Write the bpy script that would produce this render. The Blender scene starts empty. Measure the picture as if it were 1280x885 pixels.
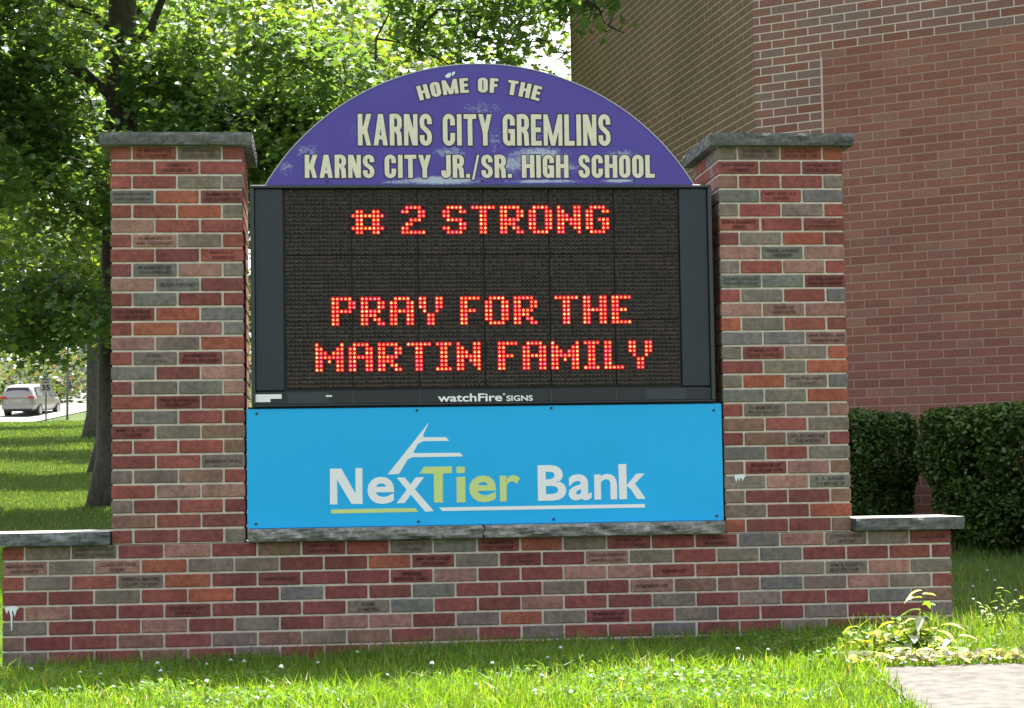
import bpy, math, random
import numpy as np
from mathutils import Vector, Matrix

random.seed(7)
rng = np.random.default_rng(11)
S = bpy.context.scene
COL = S.collection

# ------------------------------------------------------------------ camera
cam_d = bpy.data.cameras.new('camera')
cam_d.sensor_width = 36.0
cam_d.lens = 68.64
cam_d.clip_start = 0.1
cam_d.clip_end = 3000
cam = bpy.data.objects.new('camera', cam_d)
COL.objects.link(cam)
RT = ((0.995121, -0.097467, -0.015327), (-0.009354, 0.061441, -0.998067), (0.09822, 0.99334, 0.06023))
m3 = Matrix((RT[0], tuple(-v for v in RT[1]), tuple(-v for v in RT[2]))).transposed()
cam.matrix_world = Matrix.Translation((0.9476, -9.0415, 0.8440)) @ m3.to_4x4()
S.camera = cam

# ------------------------------------------------------------------ light
SUN_AZ = Vector((0.36, 0.933, 0)).normalized()      # horizontal direction towards the sun
SUN_EL = math.radians(63)
w = bpy.data.worlds.new('World')
S.world = w
w.use_nodes = True
nt = w.node_tree
sky = nt.nodes.new('ShaderNodeTexSky')
sky.sky_type = 'NISHITA'
sky.sun_disc = False
sky.sun_elevation = SUN_EL
sky.sun_rotation = math.atan2(SUN_AZ.x, SUN_AZ.y)
sky.air_density = 1.0
sky.dust_density = 4.0
sky.ozone_density = 0.3
bg = nt.nodes['Background']
bg.inputs[1].default_value = 0.115
hs = nt.nodes.new('ShaderNodeHueSaturation')      # thin bright summer haze: a paler sky
hs.inputs['Saturation'].default_value = 0.5
nt.links.new(sky.outputs[0], hs.inputs['Color'])
nt.links.new(hs.outputs[0], bg.inputs[0])
sun_d = bpy.data.lights.new('sun', 'SUN')
sun_d.energy = 5.0
sun_d.angle = math.radians(0.53)
sun_d.color = (1.0, 0.955, 0.89)
sun = bpy.data.objects.new('sun', sun_d)
COL.objects.link(sun)
sdir = Vector((SUN_AZ.x * math.cos(SUN_EL), SUN_AZ.y * math.cos(SUN_EL), math.sin(SUN_EL)))
sun.rotation_euler = sdir.to_track_quat('Z', 'Y').to_euler()
sun.location = (0, 0, 30)

S.view_settings.view_transform = 'Standard'
S.view_settings.look = 'None'
S.view_settings.gamma = 1.0
S.view_settings.use_curve_mapping = False
S.view_settings.exposure = 2.0
S.cycles.max_bounces = 8
S.cycles.transmission_bounces = 6
S.cycles.transparent_max_bounces = 8


# ------------------------------------------------------------------ helpers
def tag(o, label=None, cat=None, group=None, kind=None):
    if label: o['label'] = label
    if cat: o['category'] = cat
    if group: o['group'] = group
    if kind: o['kind'] = kind
    return o


def empty(name, loc=(0, 0, 0), rotz=0.0):
    o = bpy.data.objects.new(name, None)
    o.location = loc
    o.rotation_euler = (0, 0, rotz)
    o.empty_display_size = 0.2
    COL.objects.link(o)
    return o


class MB:
    def __init__(s):
        s.v = []; s.f = []; s.m = []; s.c = []

    def add(s, verts, faces, mat=0, col=(1, 1, 1)):
        b = len(s.v)
        s.v.extend([tuple(p) for p in verts])
        for f in faces:
            s.f.append(tuple(b + i for i in f)); s.m.append(mat); s.c.append(col)

    def box(s, x0, x1, y0, y1, z0, z1, mat=0, col=(1, 1, 1)):
        v = [(x0, y0, z0), (x1, y0, z0), (x1, y1, z0), (x0, y1, z0), (x0, y0, z1), (x1, y0, z1), (x1, y1, z1), (x0, y1, z1)]
        s.add(v, [(0, 3, 2, 1), (4, 5, 6, 7), (0, 1, 5, 4), (1, 2, 6, 5), (2, 3, 7, 6), (3, 0, 4, 7)], mat, col)

    def bev(s, x0, x1, y0, y1, z0, z1, b=0.003, mat=0, col=(1, 1, 1)):
        # box with chamfered edges: 24 verts
        xs, ys, zs = (x0, x1), (y0, y1), (z0, z1)
        idx = {}; v = []
        for i in (0, 1):
            for j in (0, 1):
                for k in (0, 1):
                    p = (xs[i], ys[j], zs[k]); sg = (1 - 2 * i, 1 - 2 * j, 1 - 2 * k)
                    for a in range(3):
                        q = [p[t] + (sg[t] * b if t != a else 0) for t in range(3)]
                        idx[(i, j, k, a)] = len(v); v.append(tuple(q))
        fs = []
        for a in range(3):
            o = [t for t in range(3) if t != a]
            for e in (0, 1):
                def g(p_, q_):
                    key = [0, 0, 0]; key[a] = e; key[o[0]] = p_; key[o[1]] = q_
                    return idx[(key[0], key[1], key[2], a)]
                f = [g(0, 0), g(1, 0), g(1, 1), g(0, 1)]
                fs.append(f if (e == 1) == (a != 1) else f[::-1])
        for a in range(3):       # edges parallel to axis a
            o = [t for t in range(3) if t != a]
            for p_ in (0, 1):
                for q_ in (0, 1):
                    def h(e, ax):
                        key = [0, 0, 0]; key[a] = e; key[o[0]] = p_; key[o[1]] = q_
                        return idx[(key[0], key[1], key[2], ax)]
                    fs.append([h(0, o[0]), h(1, o[0]), h(1, o[1]), h(0, o[1])])
        for i in (0, 1):
            for j in (0, 1):
                for k in (0, 1):
                    fs.append([idx[(i, j, k, 0)], idx[(i, j, k, 1)], idx[(i, j, k, 2)]])
        s.add(v, fs, mat, col)

    def prism(s, pts, y0, y1, mat=0, col=(1, 1, 1)):
        # pts: polygon in (x,z), counter clockwise seen from -Y ; y0 front
        n = len(pts)
        a = sum(pts[i][0] * pts[(i + 1) % n][1] - pts[(i + 1) % n][0] * pts[i][1] for i in range(n))
        if a < 0: pts = pts[::-1]
        v = [(p[0], y0, p[1]) for p in pts] + [(p[0], y1, p[1]) for p in pts]
        f = [tuple(range(n)), tuple(range(2 * n - 1, n - 1, -1))]
        f += [(i, n + i, n + (i + 1) % n, (i + 1) % n) for i in range(n)]
        s.add(v, f, mat, col)

    def tube(s, path, rad, n=8, mat=0, col=(1, 1, 1), cap=True):
        path = [Vector(p) for p in path]; rings = []
        if not isinstance(rad, (list, tuple)): rad = [rad] * len(path)
        up = Vector((0.13, 0.31, 0.94))
        v = []; f = []
        for i, p in enumerate(path):
            d = (path[min(i + 1, len(path) - 1)] - path[max(i - 1, 0)]).normalized()
            u = d.cross(up)
            if u.length < 1e-3: u = d.cross(Vector((1, 0, 0)))
            u.normalize(); t = d.cross(u)
            for k in range(n):
                a = 2 * math.pi * k / n
                v.append(p + (u * math.cos(a) + t * math.sin(a)) * rad[i])
        for i in range(len(path) - 1):
            for k in range(n):
                f.append((i * n + k, i * n + (k + 1) % n, (i + 1) * n + (k + 1) % n, (i + 1) * n + k))
        if cap:
            f.append(tuple(range(n)[::-1])); f.append(tuple(range((len(path) - 1) * n, len(path) * n)))
        s.add(v, f, mat, col)

    def disc(s, cx, y, cz, r, d=0.004, n=10, mat=0, col=(1, 1, 1)):
        s.prism([(cx + r * math.cos(2 * math.pi * k / n), cz + r * math.sin(2 * math.pi * k / n)) for k in range(n)], y - d, y, mat, col)

    def build(s, name, mats, parent=None, smooth=False, attr=False):
        off = Vector((0, 0, 0))
        if parent is not None:
            p = parent
            while p is not None:
                off += p.location if not p.get('localspace') else Vector((0, 0, 0)); p = p.parent
        me = bpy.data.meshes.new(name)
        v = np.array(s.v, dtype=np.float32).reshape(-1, 3) - np.array(off, dtype=np.float32)
        me.from_pydata(v.tolist(), [], s.f)
        if not isinstance(mats, (list, tuple)): mats = [mats]
        for m in mats: me.materials.append(m)
        if len(mats) > 1: me.polygons.foreach_set('material_index', np.array(s.m, dtype=np.int32))
        if attr:
            ca = me.color_attributes.new('bcol', 'FLOAT_COLOR', 'CORNER')
            lt = np.empty(len(me.polygons), dtype=np.int32); me.polygons.foreach_get('loop_total', lt)
            c = np.repeat(np.array([tuple(q) + (1,) for q in s.c], dtype=np.float32), lt, axis=0)
            ca.data.foreach_set('color', c.ravel())
        if smooth: me.polygons.foreach_set('use_smooth', np.ones(len(me.polygons), dtype=bool))
        me.update()
        o = bpy.data.objects.new(name, me)
        COL.objects.link(o)
        if parent is not None: o.parent = parent
        return o


def np_mesh(name, V, nper, mat, C=None, parent=None, off=(0, 0, 0)):
    """V: (N, nper, 3) polygons that share no vertices; C: (N,3) colours"""
    N = V.shape[0]
    me = bpy.data.meshes.new(name)
    me.vertices.add(N * nper)
    me.vertices.foreach_set('co', (V - np.array(off)).astype(np.float32).ravel())
    me.loops.add(N * nper); me.loops.foreach_set('vertex_index', np.arange(N * nper, dtype=np.int32))
    me.polygons.add(N)
    me.polygons.foreach_set('loop_start', np.arange(0, N * nper, nper, dtype=np.int32))
    me.polygons.foreach_set('loop_total', np.full(N, nper, dtype=np.int32))
    me.materials.append(mat)
    if C is not None:
        ca = me.color_attributes.new('bcol', 'FLOAT_COLOR', 'CORNER')
        c = np.repeat(np.concatenate([C, np.ones((N, 1))], 1), nper, axis=0).astype(np.float32)
        ca.data.foreach_set('color', c.ravel())
    me.update(calc_edges=True); me.validate()
    o = bpy.data.objects.new(name, me)
    COL.objects.link(o)
    if parent is not None: o.parent = parent
    return o


def add_text(mb, body, size, x, y, z, sx=1.0, offset=0.0, ext=0.001, align='LEFT', mat=0, col=(1, 1, 1), spacing=1.0, fit=None, fith=None):
    cu = bpy.data.curves.new('txt', 'FONT')
    cu.body = body; cu.size = size; cu.offset = offset; cu.extrude = ext; cu.align_x = align
    cu.space_character = spacing; cu.resolution_u = 4
    ob = bpy.data.objects.new('txt', cu); COL.objects.link(ob)
    dg = bpy.context.evaluated_depsgraph_get()
    me = bpy.data.meshes.new_from_object(ob.evaluated_get(dg))
    vs = np.array([v.co[:] for v in me.vertices]); fs = [tuple(p.vertices) for p in me.polygons]
    bpy.data.objects.remove(ob); bpy.data.curves.remove(cu); bpy.data.meshes.remove(me)
    if len(vs) == 0: return
    if fit:
        x0, x1 = vs[:, 0].min(), vs[:, 0].max(); vs[:, 0] = (vs[:, 0] - x0) / (x1 - x0) * fit
    if fith:
        z0, z1 = vs[:, 1].min(), vs[:, 1].max(); vs[:, 1] = (vs[:, 1] - z0) / (z1 - z0) * fith
    out = [(x + p[0] * sx, y - p[2], z + p[1]) for p in vs]
    mb.add(out, fs, mat, col)


# ------------------------------------------------------------------ materials
def mat_base(name):
    m = bpy.data.materials.new(name); m.use_nodes = True
    return m, m.node_tree, m.node_tree.nodes['Principled BSDF']


def N(nt, t, **kw):
    n = nt.nodes.new(t)
    for k, v in kw.items(): setattr(n, k, v)
    return n


def simple(name, col, rough=0.6, metal=0.0, noise=0.0, nscale=20.0, bump=0.0, bscale=60.0, coat=0.0, spec=0.5):
    m, nt, b = mat_base(name)
    b.inputs['Roughness'].default_value = rough
    b.inputs['Metallic'].default_value = metal
    b.inputs['Coat Weight'].default_value = coat
    b.inputs['Specular IOR Level'].default_value = spec
    b.inputs['Base Color'].default_value = (*col, 1)
    tc = N(nt, 'ShaderNodeTexCoord')
    if noise > 0:
        nz = N(nt, 'ShaderNodeTexNoise'); nz.inputs['Scale'].default_value = nscale; nz.inputs['Detail'].default_value = 6
        nt.links.new(tc.outputs['Object'], nz.inputs['Vector'])
        mr = N(nt, 'ShaderNodeMapRange'); mr.inputs[1].default_value = 0.25; mr.inputs[2].default_value = 0.75
        mr.inputs[3].default_value = 1 - noise; mr.inputs[4].default_value = 1 + noise
        nt.links.new(nz.outputs['Fac'], mr.inputs[0])
        mx = N(nt, 'ShaderNodeMix', data_type='RGBA', blend_type='MULTIPLY'); mx.inputs['Factor'].default_value = 1
        mx.inputs['A'].default_value = (*col, 1); nt.links.new(mr.outputs[0], mx.inputs['B'])
        nt.links.new(mx.outputs['Result'], b.inputs['Base Color'])
    if bump > 0:
        n2 = N(nt, 'ShaderNodeTexNoise'); n2.inputs['Scale'].default_value = bscale; n2.inputs['Detail'].default_value = 5
        nt.links.new(tc.outputs['Object'], n2.inputs['Vector'])
        bp = N(nt, 'ShaderNodeBump'); bp.inputs['Strength'].default_value = bump; bp.inputs['Distance'].default_value = 0.01
        nt.links.new(n2.outputs['Fac'], bp.inputs['Height']); nt.links.new(bp.outputs[0], b.inputs['Normal'])
    return m


def leafy(name, trans=0.45, rough=0.45, tint=(1.25, 1.15, 0.45), gloss=0.08):
    m = bpy.data.materials.new(name); m.use_nodes = True
    nt = m.node_tree; nt.nodes.clear()
    at = N(nt, 'ShaderNodeAttribute', attribute_name='bcol')
    d = N(nt, 'ShaderNodeBsdfDiffuse'); t = N(nt, 'ShaderNodeBsdfTranslucent'); g = N(nt, 'ShaderNodeBsdfGlossy')
    g.inputs['Roughness'].default_value = rough; g.inputs['Color'].default_value = (0.9, 0.95, 1, 1)
    mul = N(nt, 'ShaderNodeMix', data_type='RGBA', blend_type='MULTIPLY'); mul.inputs['Factor'].default_value = 1
    mul.inputs['B'].default_value = (tint[0] * 1.6, tint[1] * 1.6, tint[2] * 1.6, 1)
    mul.clamp_result = False
    nt.links.new(at.outputs['Color'], mul.inputs['A']); nt.links.new(at.outputs['Color'], d.inputs['Color'])
    nt.links.new(mul.outputs['Result'], t.inputs['Color'])
    m1 = N(nt, 'ShaderNodeMixShader'); m1.inputs[0].default_value = trans
    nt.links.new(d.outputs[0], m1.inputs[1]); nt.links.new(t.outputs[0], m1.inputs[2])
    m2 = N(nt, 'ShaderNodeMixShader'); m2.inputs[0].default_value = gloss
    nt.links.new(m1.outputs[0], m2.inputs[1]); nt.links.new(g.outputs[0], m2.inputs[2])
    out = N(nt, 'ShaderNodeOutputMaterial'); nt.links.new(m2.outputs[0], out.inputs[0])
    return m


def brick_unit_mat():
    m, nt, b = mat_base('memorial_brick')
    at = N(nt, 'ShaderNodeAttribute', attribute_name='bcol')
    tc = N(nt, 'ShaderNodeTexCoord')
    nz = N(nt, 'ShaderNodeTexNoise'); nz.inputs['Scale'].default_value = 38; nz.inputs['Detail'].default_value = 8; nz.inputs['Roughness'].default_value = 0.65
    nt.links.new(tc.outputs['Object'], nz.inputs['Vector'])
    n2 = N(nt, 'ShaderNodeTexNoise'); n2.inputs['Scale'].default_value = 7; n2.inputs['Detail'].default_value = 3
    nt.links.new(tc.outputs['Object'], n2.inputs['Vector'])
    mr = N(nt, 'ShaderNodeMapRange'); mr.inputs[1].default_value = 0.3; mr.inputs[2].default_value = 0.7; mr.inputs[3].default_value = 0.62; mr.inputs[4].default_value = 1.36
    nt.links.new(nz.outputs['Fac'], mr.inputs[0])
    mr2 = N(nt, 'ShaderNodeMapRange'); mr2.inputs[1].default_value = 0.3; mr2.inputs[2].default_value = 0.7; mr2.inputs[3].default_value = 0.78; mr2.inputs[4].default_value = 1.18
    nt.links.new(n2.outputs['Fac'], mr2.inputs[0])
    mm = N(nt, 'ShaderNodeMath', operation='MULTIPLY'); nt.links.new(mr.outputs[0], mm.inputs[0]); nt.links.new(mr2.outputs[0], mm.inputs[1])
    mx = N(nt, 'ShaderNodeMix', data_type='RGBA', blend_type='MULTIPLY'); mx.inputs['Factor'].default_value = 1
    nt.links.new(at.outputs['Color'], mx.inputs['A']); nt.links.new(mm.outputs[0], mx.inputs['B'])
    nt.links.new(mx.outputs['Result'], b.inputs['Base Color'])
    b.inputs['Roughness'].default_value = 0.85; b.inputs['Specular IOR Level'].default_value = 0.25
    n3 = N(nt, 'ShaderNodeTexNoise'); n3.inputs['Scale'].default_value = 160; n3.inputs['Detail'].default_value = 4
    mp = N(nt, 'ShaderNodeMapping'); mp.inputs['Scale'].default_value = (0.25, 1, 1)
    nt.links.new(tc.outputs['Object'], mp.inputs[0]); nt.links.new(mp.outputs[0], n3.inputs['Vector'])
    bp = N(nt, 'ShaderNodeBump'); bp.inputs['Strength'].default_value = 0.5; bp.inputs['Distance'].default_value = 0.004
    nt.links.new(n3.outputs['Fac'], bp.inputs['Height']); nt.links.new(bp.outputs[0], b.inputs['Normal'])
    return m


def building_brick_mat(brown=False):
    """wall brick from UVs in metres: running bond, per brick colours, mortar paler in the upper and corner part"""
    m, nt, b = mat_base('school_shaded_brown_brick' if brown else 'school_brick')
    L = nt.links.new
    uv = N(nt, 'ShaderNodeUVMap'); uv.uv_map = 'UVMap'
    sp = N(nt, 'ShaderNodeSeparateXYZ'); L(uv.outputs[0], sp.inputs[0])

    def M(op, a, bb=None, c=None):
        n = N(nt, 'ShaderNodeMath', operation=op)
        for i, q in enumerate((a, bb, c)):
            if q is None: continue
            if isinstance(q, (int, float)): n.inputs[i].default_value = q
            else: L(q, n.inputs[i])
        return n.outputs[0]
    c, bw, mo = 0.0677, 0.2045, 0.0098
    vr = M('DIVIDE', sp.outputs[1], c)
    row = M('FLOOR', vr)
    fv = M('SUBTRACT', vr, row)
    par = M('FLOORED_MODULO', row, 2.0)
    uu = M('DIVIDE', M('ADD', M('SUBTRACT', sp.outputs[0], 0.0525), M('MULTIPLY', par, bw * 0.5)), bw)
    bi = M('FLOOR', uu)
    fu = M('SUBTRACT', uu, bi)
    du = M('MULTIPLY', M('MINIMUM', fu, M('SUBTRACT', 1.0, fu)), bw)
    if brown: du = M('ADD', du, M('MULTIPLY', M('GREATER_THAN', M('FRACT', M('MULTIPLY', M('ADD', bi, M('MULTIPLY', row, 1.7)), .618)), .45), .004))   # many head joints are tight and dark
    dv = M('MULTIPLY', M('MINIMUM', fv, M('SUBTRACT', 1.0, fv)), c)
    dd = M('MINIMUM', du, dv)
    mr = N(nt, 'ShaderNodeMapRange'); mr.interpolation_type = 'SMOOTHSTEP'
    mr.inputs[1].default_value = mo / 2 - 0.0012; mr.inputs[2].default_value = mo / 2 + 0.0012
    L(dd, mr.inputs[0]); face = mr.outputs[0]
    cx = N(nt, 'ShaderNodeCombineXYZ'); L(bi, cx.inputs[0]); L(row, cx.inputs[1])
    wn = N(nt, 'ShaderNodeTexWhiteNoise', noise_dimensions='3D'); L(cx.outputs[0], wn.inputs['Vector'])
    rp = N(nt, 'ShaderNodeValToRGB'); rp.color_ramp.interpolation = 'LINEAR'
    e = rp.color_ramp.elements
    e[0].position = 0.0; e[0].color = (0.205, 0.085, 0.058, 1)
    e[1].position = 1.0; e[1].color = (0.285, 0.130, 0.088, 1)
    for p, cc in ((0.35, (0.25, 0.104, 0.070, 1)), (0.7, (0.228, 0.098, 0.070, 1)), (0.85, (0.24, 0.125, 0.09, 1))):
        x = e.new(p); x.color = cc
    L(wn.outputs['Value'], rp.inputs[0])
    # corner and upper bricks are greyer
    up = M('MAXIMUM', M('GREATER_THAN', sp.outputs[1], V_LINE), M('LESS_THAN', sp.outputs[0], 0.563))
    gm = N(nt, 'ShaderNodeMix', data_type='RGBA'); gm.inputs['B'].default_value = (0.185, 0.14, 0.115, 1)
    if brown:  # side wall: browner brick, with the trees' shade put into its colours
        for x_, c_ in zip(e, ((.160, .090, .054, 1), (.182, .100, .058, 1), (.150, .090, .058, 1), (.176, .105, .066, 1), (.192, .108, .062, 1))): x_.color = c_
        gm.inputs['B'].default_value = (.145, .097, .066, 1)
    L(M('MULTIPLY', up, M('MULTIPLY', wn.outputs['Value'], 0.8)), gm.inputs['Factor']); L(rp.outputs[0], gm.inputs['A'])
    nz = N(nt, 'ShaderNodeTexNoise'); nz.inputs['Scale'].default_value = 60; nz.inputs['Detail'].default_value = 7; L(uv.outputs[0], nz.inputs['Vector'])
    n2 = N(nt, 'ShaderNodeTexNoise'); n2.inputs['Scale'].default_value = 1.3; n2.inputs['Detail'].default_value = 4; L(uv.outputs[0], n2.inputs['Vector'])
    k1 = N(nt, 'ShaderNodeMapRange'); k1.inputs[1].default_value = .3; k1.inputs[2].default_value = .7; k1.inputs[3].default_value = .82; k1.inputs[4].default_value = 1.18; L(nz.outputs['Fac'], k1.inputs[0])
    k2 = N(nt, 'ShaderNodeMapRange'); k2.inputs[1].default_value = .3; k2.inputs[2].default_value = .7; k2.inputs[3].default_value = .88; k2.inputs[4].default_value = 1.1; L(n2.outputs['Fac'], k2.inputs[0])
    km = M('MULTIPLY', k1.outputs[0], k2.outputs[0])
    bm = N(nt, 'ShaderNodeMix', data_type='RGBA', blend_type='MULTIPLY'); bm.inputs['Factor'].default_value = 1
    L(gm.outputs['Result'], bm.inputs['A']); L(km, bm.inputs['B'])
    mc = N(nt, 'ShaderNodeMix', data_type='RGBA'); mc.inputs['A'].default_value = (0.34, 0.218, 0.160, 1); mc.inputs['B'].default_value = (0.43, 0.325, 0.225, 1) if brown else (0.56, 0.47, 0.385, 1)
    L(up, mc.inputs['Factor'])
    mk = N(nt, 'ShaderNodeMix', data_type='RGBA', blend_type='MULTIPLY'); mk.inputs['Factor'].default_value = 1
    L(mc.outputs['Result'], mk.inputs['A']); L(k2.outputs[0], mk.inputs['B'])
    fin = N(nt, 'ShaderNodeMix', data_type='RGBA'); L(face, fin.inputs['Factor']); L(mk.outputs['Result'], fin.inputs['A']); L(bm.outputs['Result'], fin.inputs['B'])
    L(fin.outputs['Result'], b.inputs['Base Color'])
    b.inputs['Roughness'].default_value = 0.85; b.inputs['Specular IOR Level'].default_value = 0.3
    hh = M('ADD', face, M('MULTIPLY', nz.outputs['Fac'], 0.3))
    bp = N(nt, 'ShaderNodeBump'); bp.inputs['Strength'].default_value = 0.7; bp.inputs['Distance'].default_value = 0.006
    L(hh, bp.inputs['Height']); L(bp.outputs[0], b.inputs['Normal'])
    return m


def stone_mat(name, c1, c2, sc=9):
    m, nt, b = mat_base(name)
    L = nt.links.new
    tc = N(nt, 'ShaderNodeTexCoord')
    nz = N(nt, 'ShaderNodeTexNoise'); nz.inputs['Scale'].default_value = sc; nz.inputs['Detail'].default_value = 9; nz.inputs['Roughness'].default_value = 0.65
    mp = N(nt, 'ShaderNodeMapping'); mp.inputs['Scale'].default_value = (0.6, 1, 2.2); L(tc.outputs['Object'], mp.inputs[0]); L(mp.outputs[0], nz.inputs['Vector'])
    rp = N(nt, 'ShaderNodeValToRGB'); rp.color_ramp.elements[0].position = .33; rp.color_ramp.elements[0].color = (*c1, 1)
    rp.color_ramp.elements[1].position = .68; rp.color_ramp.elements[1].color = (*c2, 1)
    L(nz.outputs['Fac'], rp.inputs[0])
    vo = N(nt, 'ShaderNodeTexNoise'); vo.inputs['Scale'].default_value = 45; vo.inputs['Detail'].default_value = 5; L(tc.outputs['Object'], vo.inputs['Vector'])
    mr = N(nt, 'ShaderNodeMapRange'); mr.inputs[1].default_value = .3; mr.inputs[2].default_value = .7; mr.inputs[3].default_value = .65; mr.inputs[4].default_value = 1.3
    L(vo.outputs['Fac'], mr.inputs[0])
    mx = N(nt, 'ShaderNodeMix', data_type='RGBA', blend_type='MULTIPLY'); mx.inputs['Factor'].default_value = 1
    L(rp.outputs[0], mx.inputs['A']); L(mr.outputs[0], mx.inputs['B']); L(mx.outputs['Result'], b.inputs['Base Color'])
    b.inputs['Roughness'].default_value = 0.9
    bp = N(nt, 'ShaderNodeBump'); bp.inputs['Strength'].default_value = 0.8; bp.inputs['Distance'].default_value = 0.012
    L(vo.outputs['Fac'], bp.inputs['Height']); L(bp.outputs[0], b.inputs['Normal'])
    return m


def worn_purple():
    m, nt, b = mat_base('weathered_purple_paint')
    L = nt.links.new
    tc = N(nt, 'ShaderNodeTexCoord')
    sp = N(nt, 'ShaderNodeSeparateXYZ'); L(tc.outputs['Object'], sp.inputs[0])

    def M(op, a, bb=None):
        n = N(nt, 'ShaderNodeMath', operation=op)
        for i, q in enumerate((a, bb)):
            if q is None: continue
            if isinstance(q, (int, float)): n.inputs[i].default_value = q
            else: L(q, n.inputs[i])
        return n.outputs[0]
    # (x, z, rx, rz, strength) of the peeled patches, metres
    spots = [(1.98, 2.322, .16, .055, .62), (2.10, 2.27, .12, .04, .42), (1.56, 2.338, .11, .04, .42), (1.52, 2.208, .20, .022, .75), (1.86, 2.285, .08, .06, .48),
             (.90, 2.345, .09, .05, .36), (2.37, 2.332, .12, .035, .40), (1.15, 2.44, .10, .07, .30), (1.72, 2.55, .17, .05, .34),
             (1.98, 2.44, .22, .09, .30), (1.78, 2.40, .08, .09, .32), (.80, 2.27, .06, .05, .36), (2.36, 2.205, .10, .010, .65), (2.0, 2.203, .22, .010, .6), (2.42, 2.27, .16, .03, .36), (1.32, 2.2, .1, .012, .5)]
    tot = None
    for x, z, rx, rz, s in spots:
        a = M('DIVIDE', M('SUBTRACT', sp.outputs[0], x), rx); c = M('DIVIDE', M('SUBTRACT', sp.outputs[2], z), rz)
        d2 = M('ADD', M('MULTIPLY', a, a), M('MULTIPLY', c, c))
        g = M('MULTIPLY', M('POWER', 2.718, M('MULTIPLY', d2, -1.0)), s)
        tot = g if tot is None else M('MAXIMUM', tot, g)
    nz = N(nt, 'ShaderNodeTexNoise'); nz.inputs['Scale'].default_value = 55; nz.inputs['Detail'].default_value = 8; nz.inputs['Roughness'].default_value = .7; nz.inputs['Distortion'].default_value = 1.2
    mp = N(nt, 'ShaderNodeMapping'); mp.inputs['Rotation'].default_value = (0, .5, 0); mp.inputs['Scale'].default_value = (0.7, 1, 1.2); L(tc.outputs['Object'], mp.inputs[0]); L(mp.outputs[0], nz.inputs['Vector'])
    val = M('ADD', nz.outputs['Fac'], M('SUBTRACT', tot, 0.0))
    mr = N(nt, 'ShaderNodeMapRange'); mr.inputs[1].default_value = 0.79; mr.inputs[2].default_value = 1.04; L(val, mr.inputs[0])
    n2 = N(nt, 'ShaderNodeTexNoise'); n2.inputs['Scale'].default_value = 5; n2.inputs['Detail'].default_value = 4; L(tc.outputs['Object'], n2.inputs['Vector'])
    base = N(nt, 'ShaderNodeMix', data_type='RGBA'); base.inputs['A'].default_value = (0.078, 0.052, 0.300, 1); base.inputs['B'].default_value = (0.104, 0.076, 0.355, 1)
    L(n2.outputs['Fac'], base.inputs['Factor'])
    mx = N(nt, 'ShaderNodeMix', data_type='RGBA'); mx.inputs['B'].default_value = (0.50, 0.54, 0.62, 1)
    L(base.outputs['Result'], mx.inputs['A']); L(M('MULTIPLY', mr.outputs[0], 0.85), mx.inputs['Factor'])
    L(mx.outputs['Result'], b.inputs['Base Color'])
    b.inputs['Roughness'].default_value = .5; b.inputs['Specular IOR Level'].default_value = 0.3
    return m


def ground_mat():
    m, nt, b = mat_base('lawn_soil')
    L = nt.links.new
    tc = N(nt, 'ShaderNodeTexCoord')
    nz = N(nt, 'ShaderNodeTexNoise'); nz.inputs['Scale'].default_value = .35; nz.inputs['Detail'].default_value = 10; nz.inputs['Roughness'].default_value = .7
    L(tc.outputs['Object'], nz.inputs['Vector'])
    rp = N(nt, 'ShaderNodeValToRGB')
    rp.color_ramp.elements[0].position = .3; rp.color_ramp.elements[0].color = (.04, .066, .02, 1)
    rp.color_ramp.elements[1].position = .72; rp.color_ramp.elements[1].color = (.08, .115, .035, 1)
    L(nz.outputs['Fac'], rp.inputs[0])
    n2 = N(nt, 'ShaderNodeTexNoise'); n2.inputs['Scale'].default_value = 30; n2.inputs['Detail'].default_value = 6; L(tc.outputs['Object'], n2.inputs['Vector'])
    mr = N(nt, 'ShaderNodeMapRange'); mr.inputs[1].default_value = .3; mr.inputs[2].default_value = .7; mr.inputs[3].default_value = .6; mr.inputs[4].default_value = 1.25; L(n2.outputs['Fac'], mr.inputs[0])
    mx = N(nt, 'ShaderNodeMix', data_type='RGBA', blend_type='MULTIPLY'); mx.inputs['Factor'].default_value = 1
    L(rp.outputs[0], mx.inputs['A']); L(mr.outputs[0], mx.inputs['B']); L(mx.outputs['Result'], b.inputs['Base Color'])
    b.inputs['Roughness'].default_value = 1; b.inputs['Specular IOR Level'].default_value = 0.1
    bp = N(nt, 'ShaderNodeBump'); bp.inputs['Strength'].default_value = .8; bp.inputs['Distance'].default_value = .05
    L(n2.outputs['Fac'], bp.inputs['Height']); L(bp.outputs[0], b.inputs['Normal'])
    return m


CR = 0.0677
Z0 = 35 * CR                       # top of the pillars' first course
VBASE = Z0 + 2.1154 - 150 * CR     # school wall: a bed joint lies at each VBASE + k*CR
V_LINE = 4.079 - VBASE
V_LINE = round(V_LINE / CR) * CR

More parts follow.
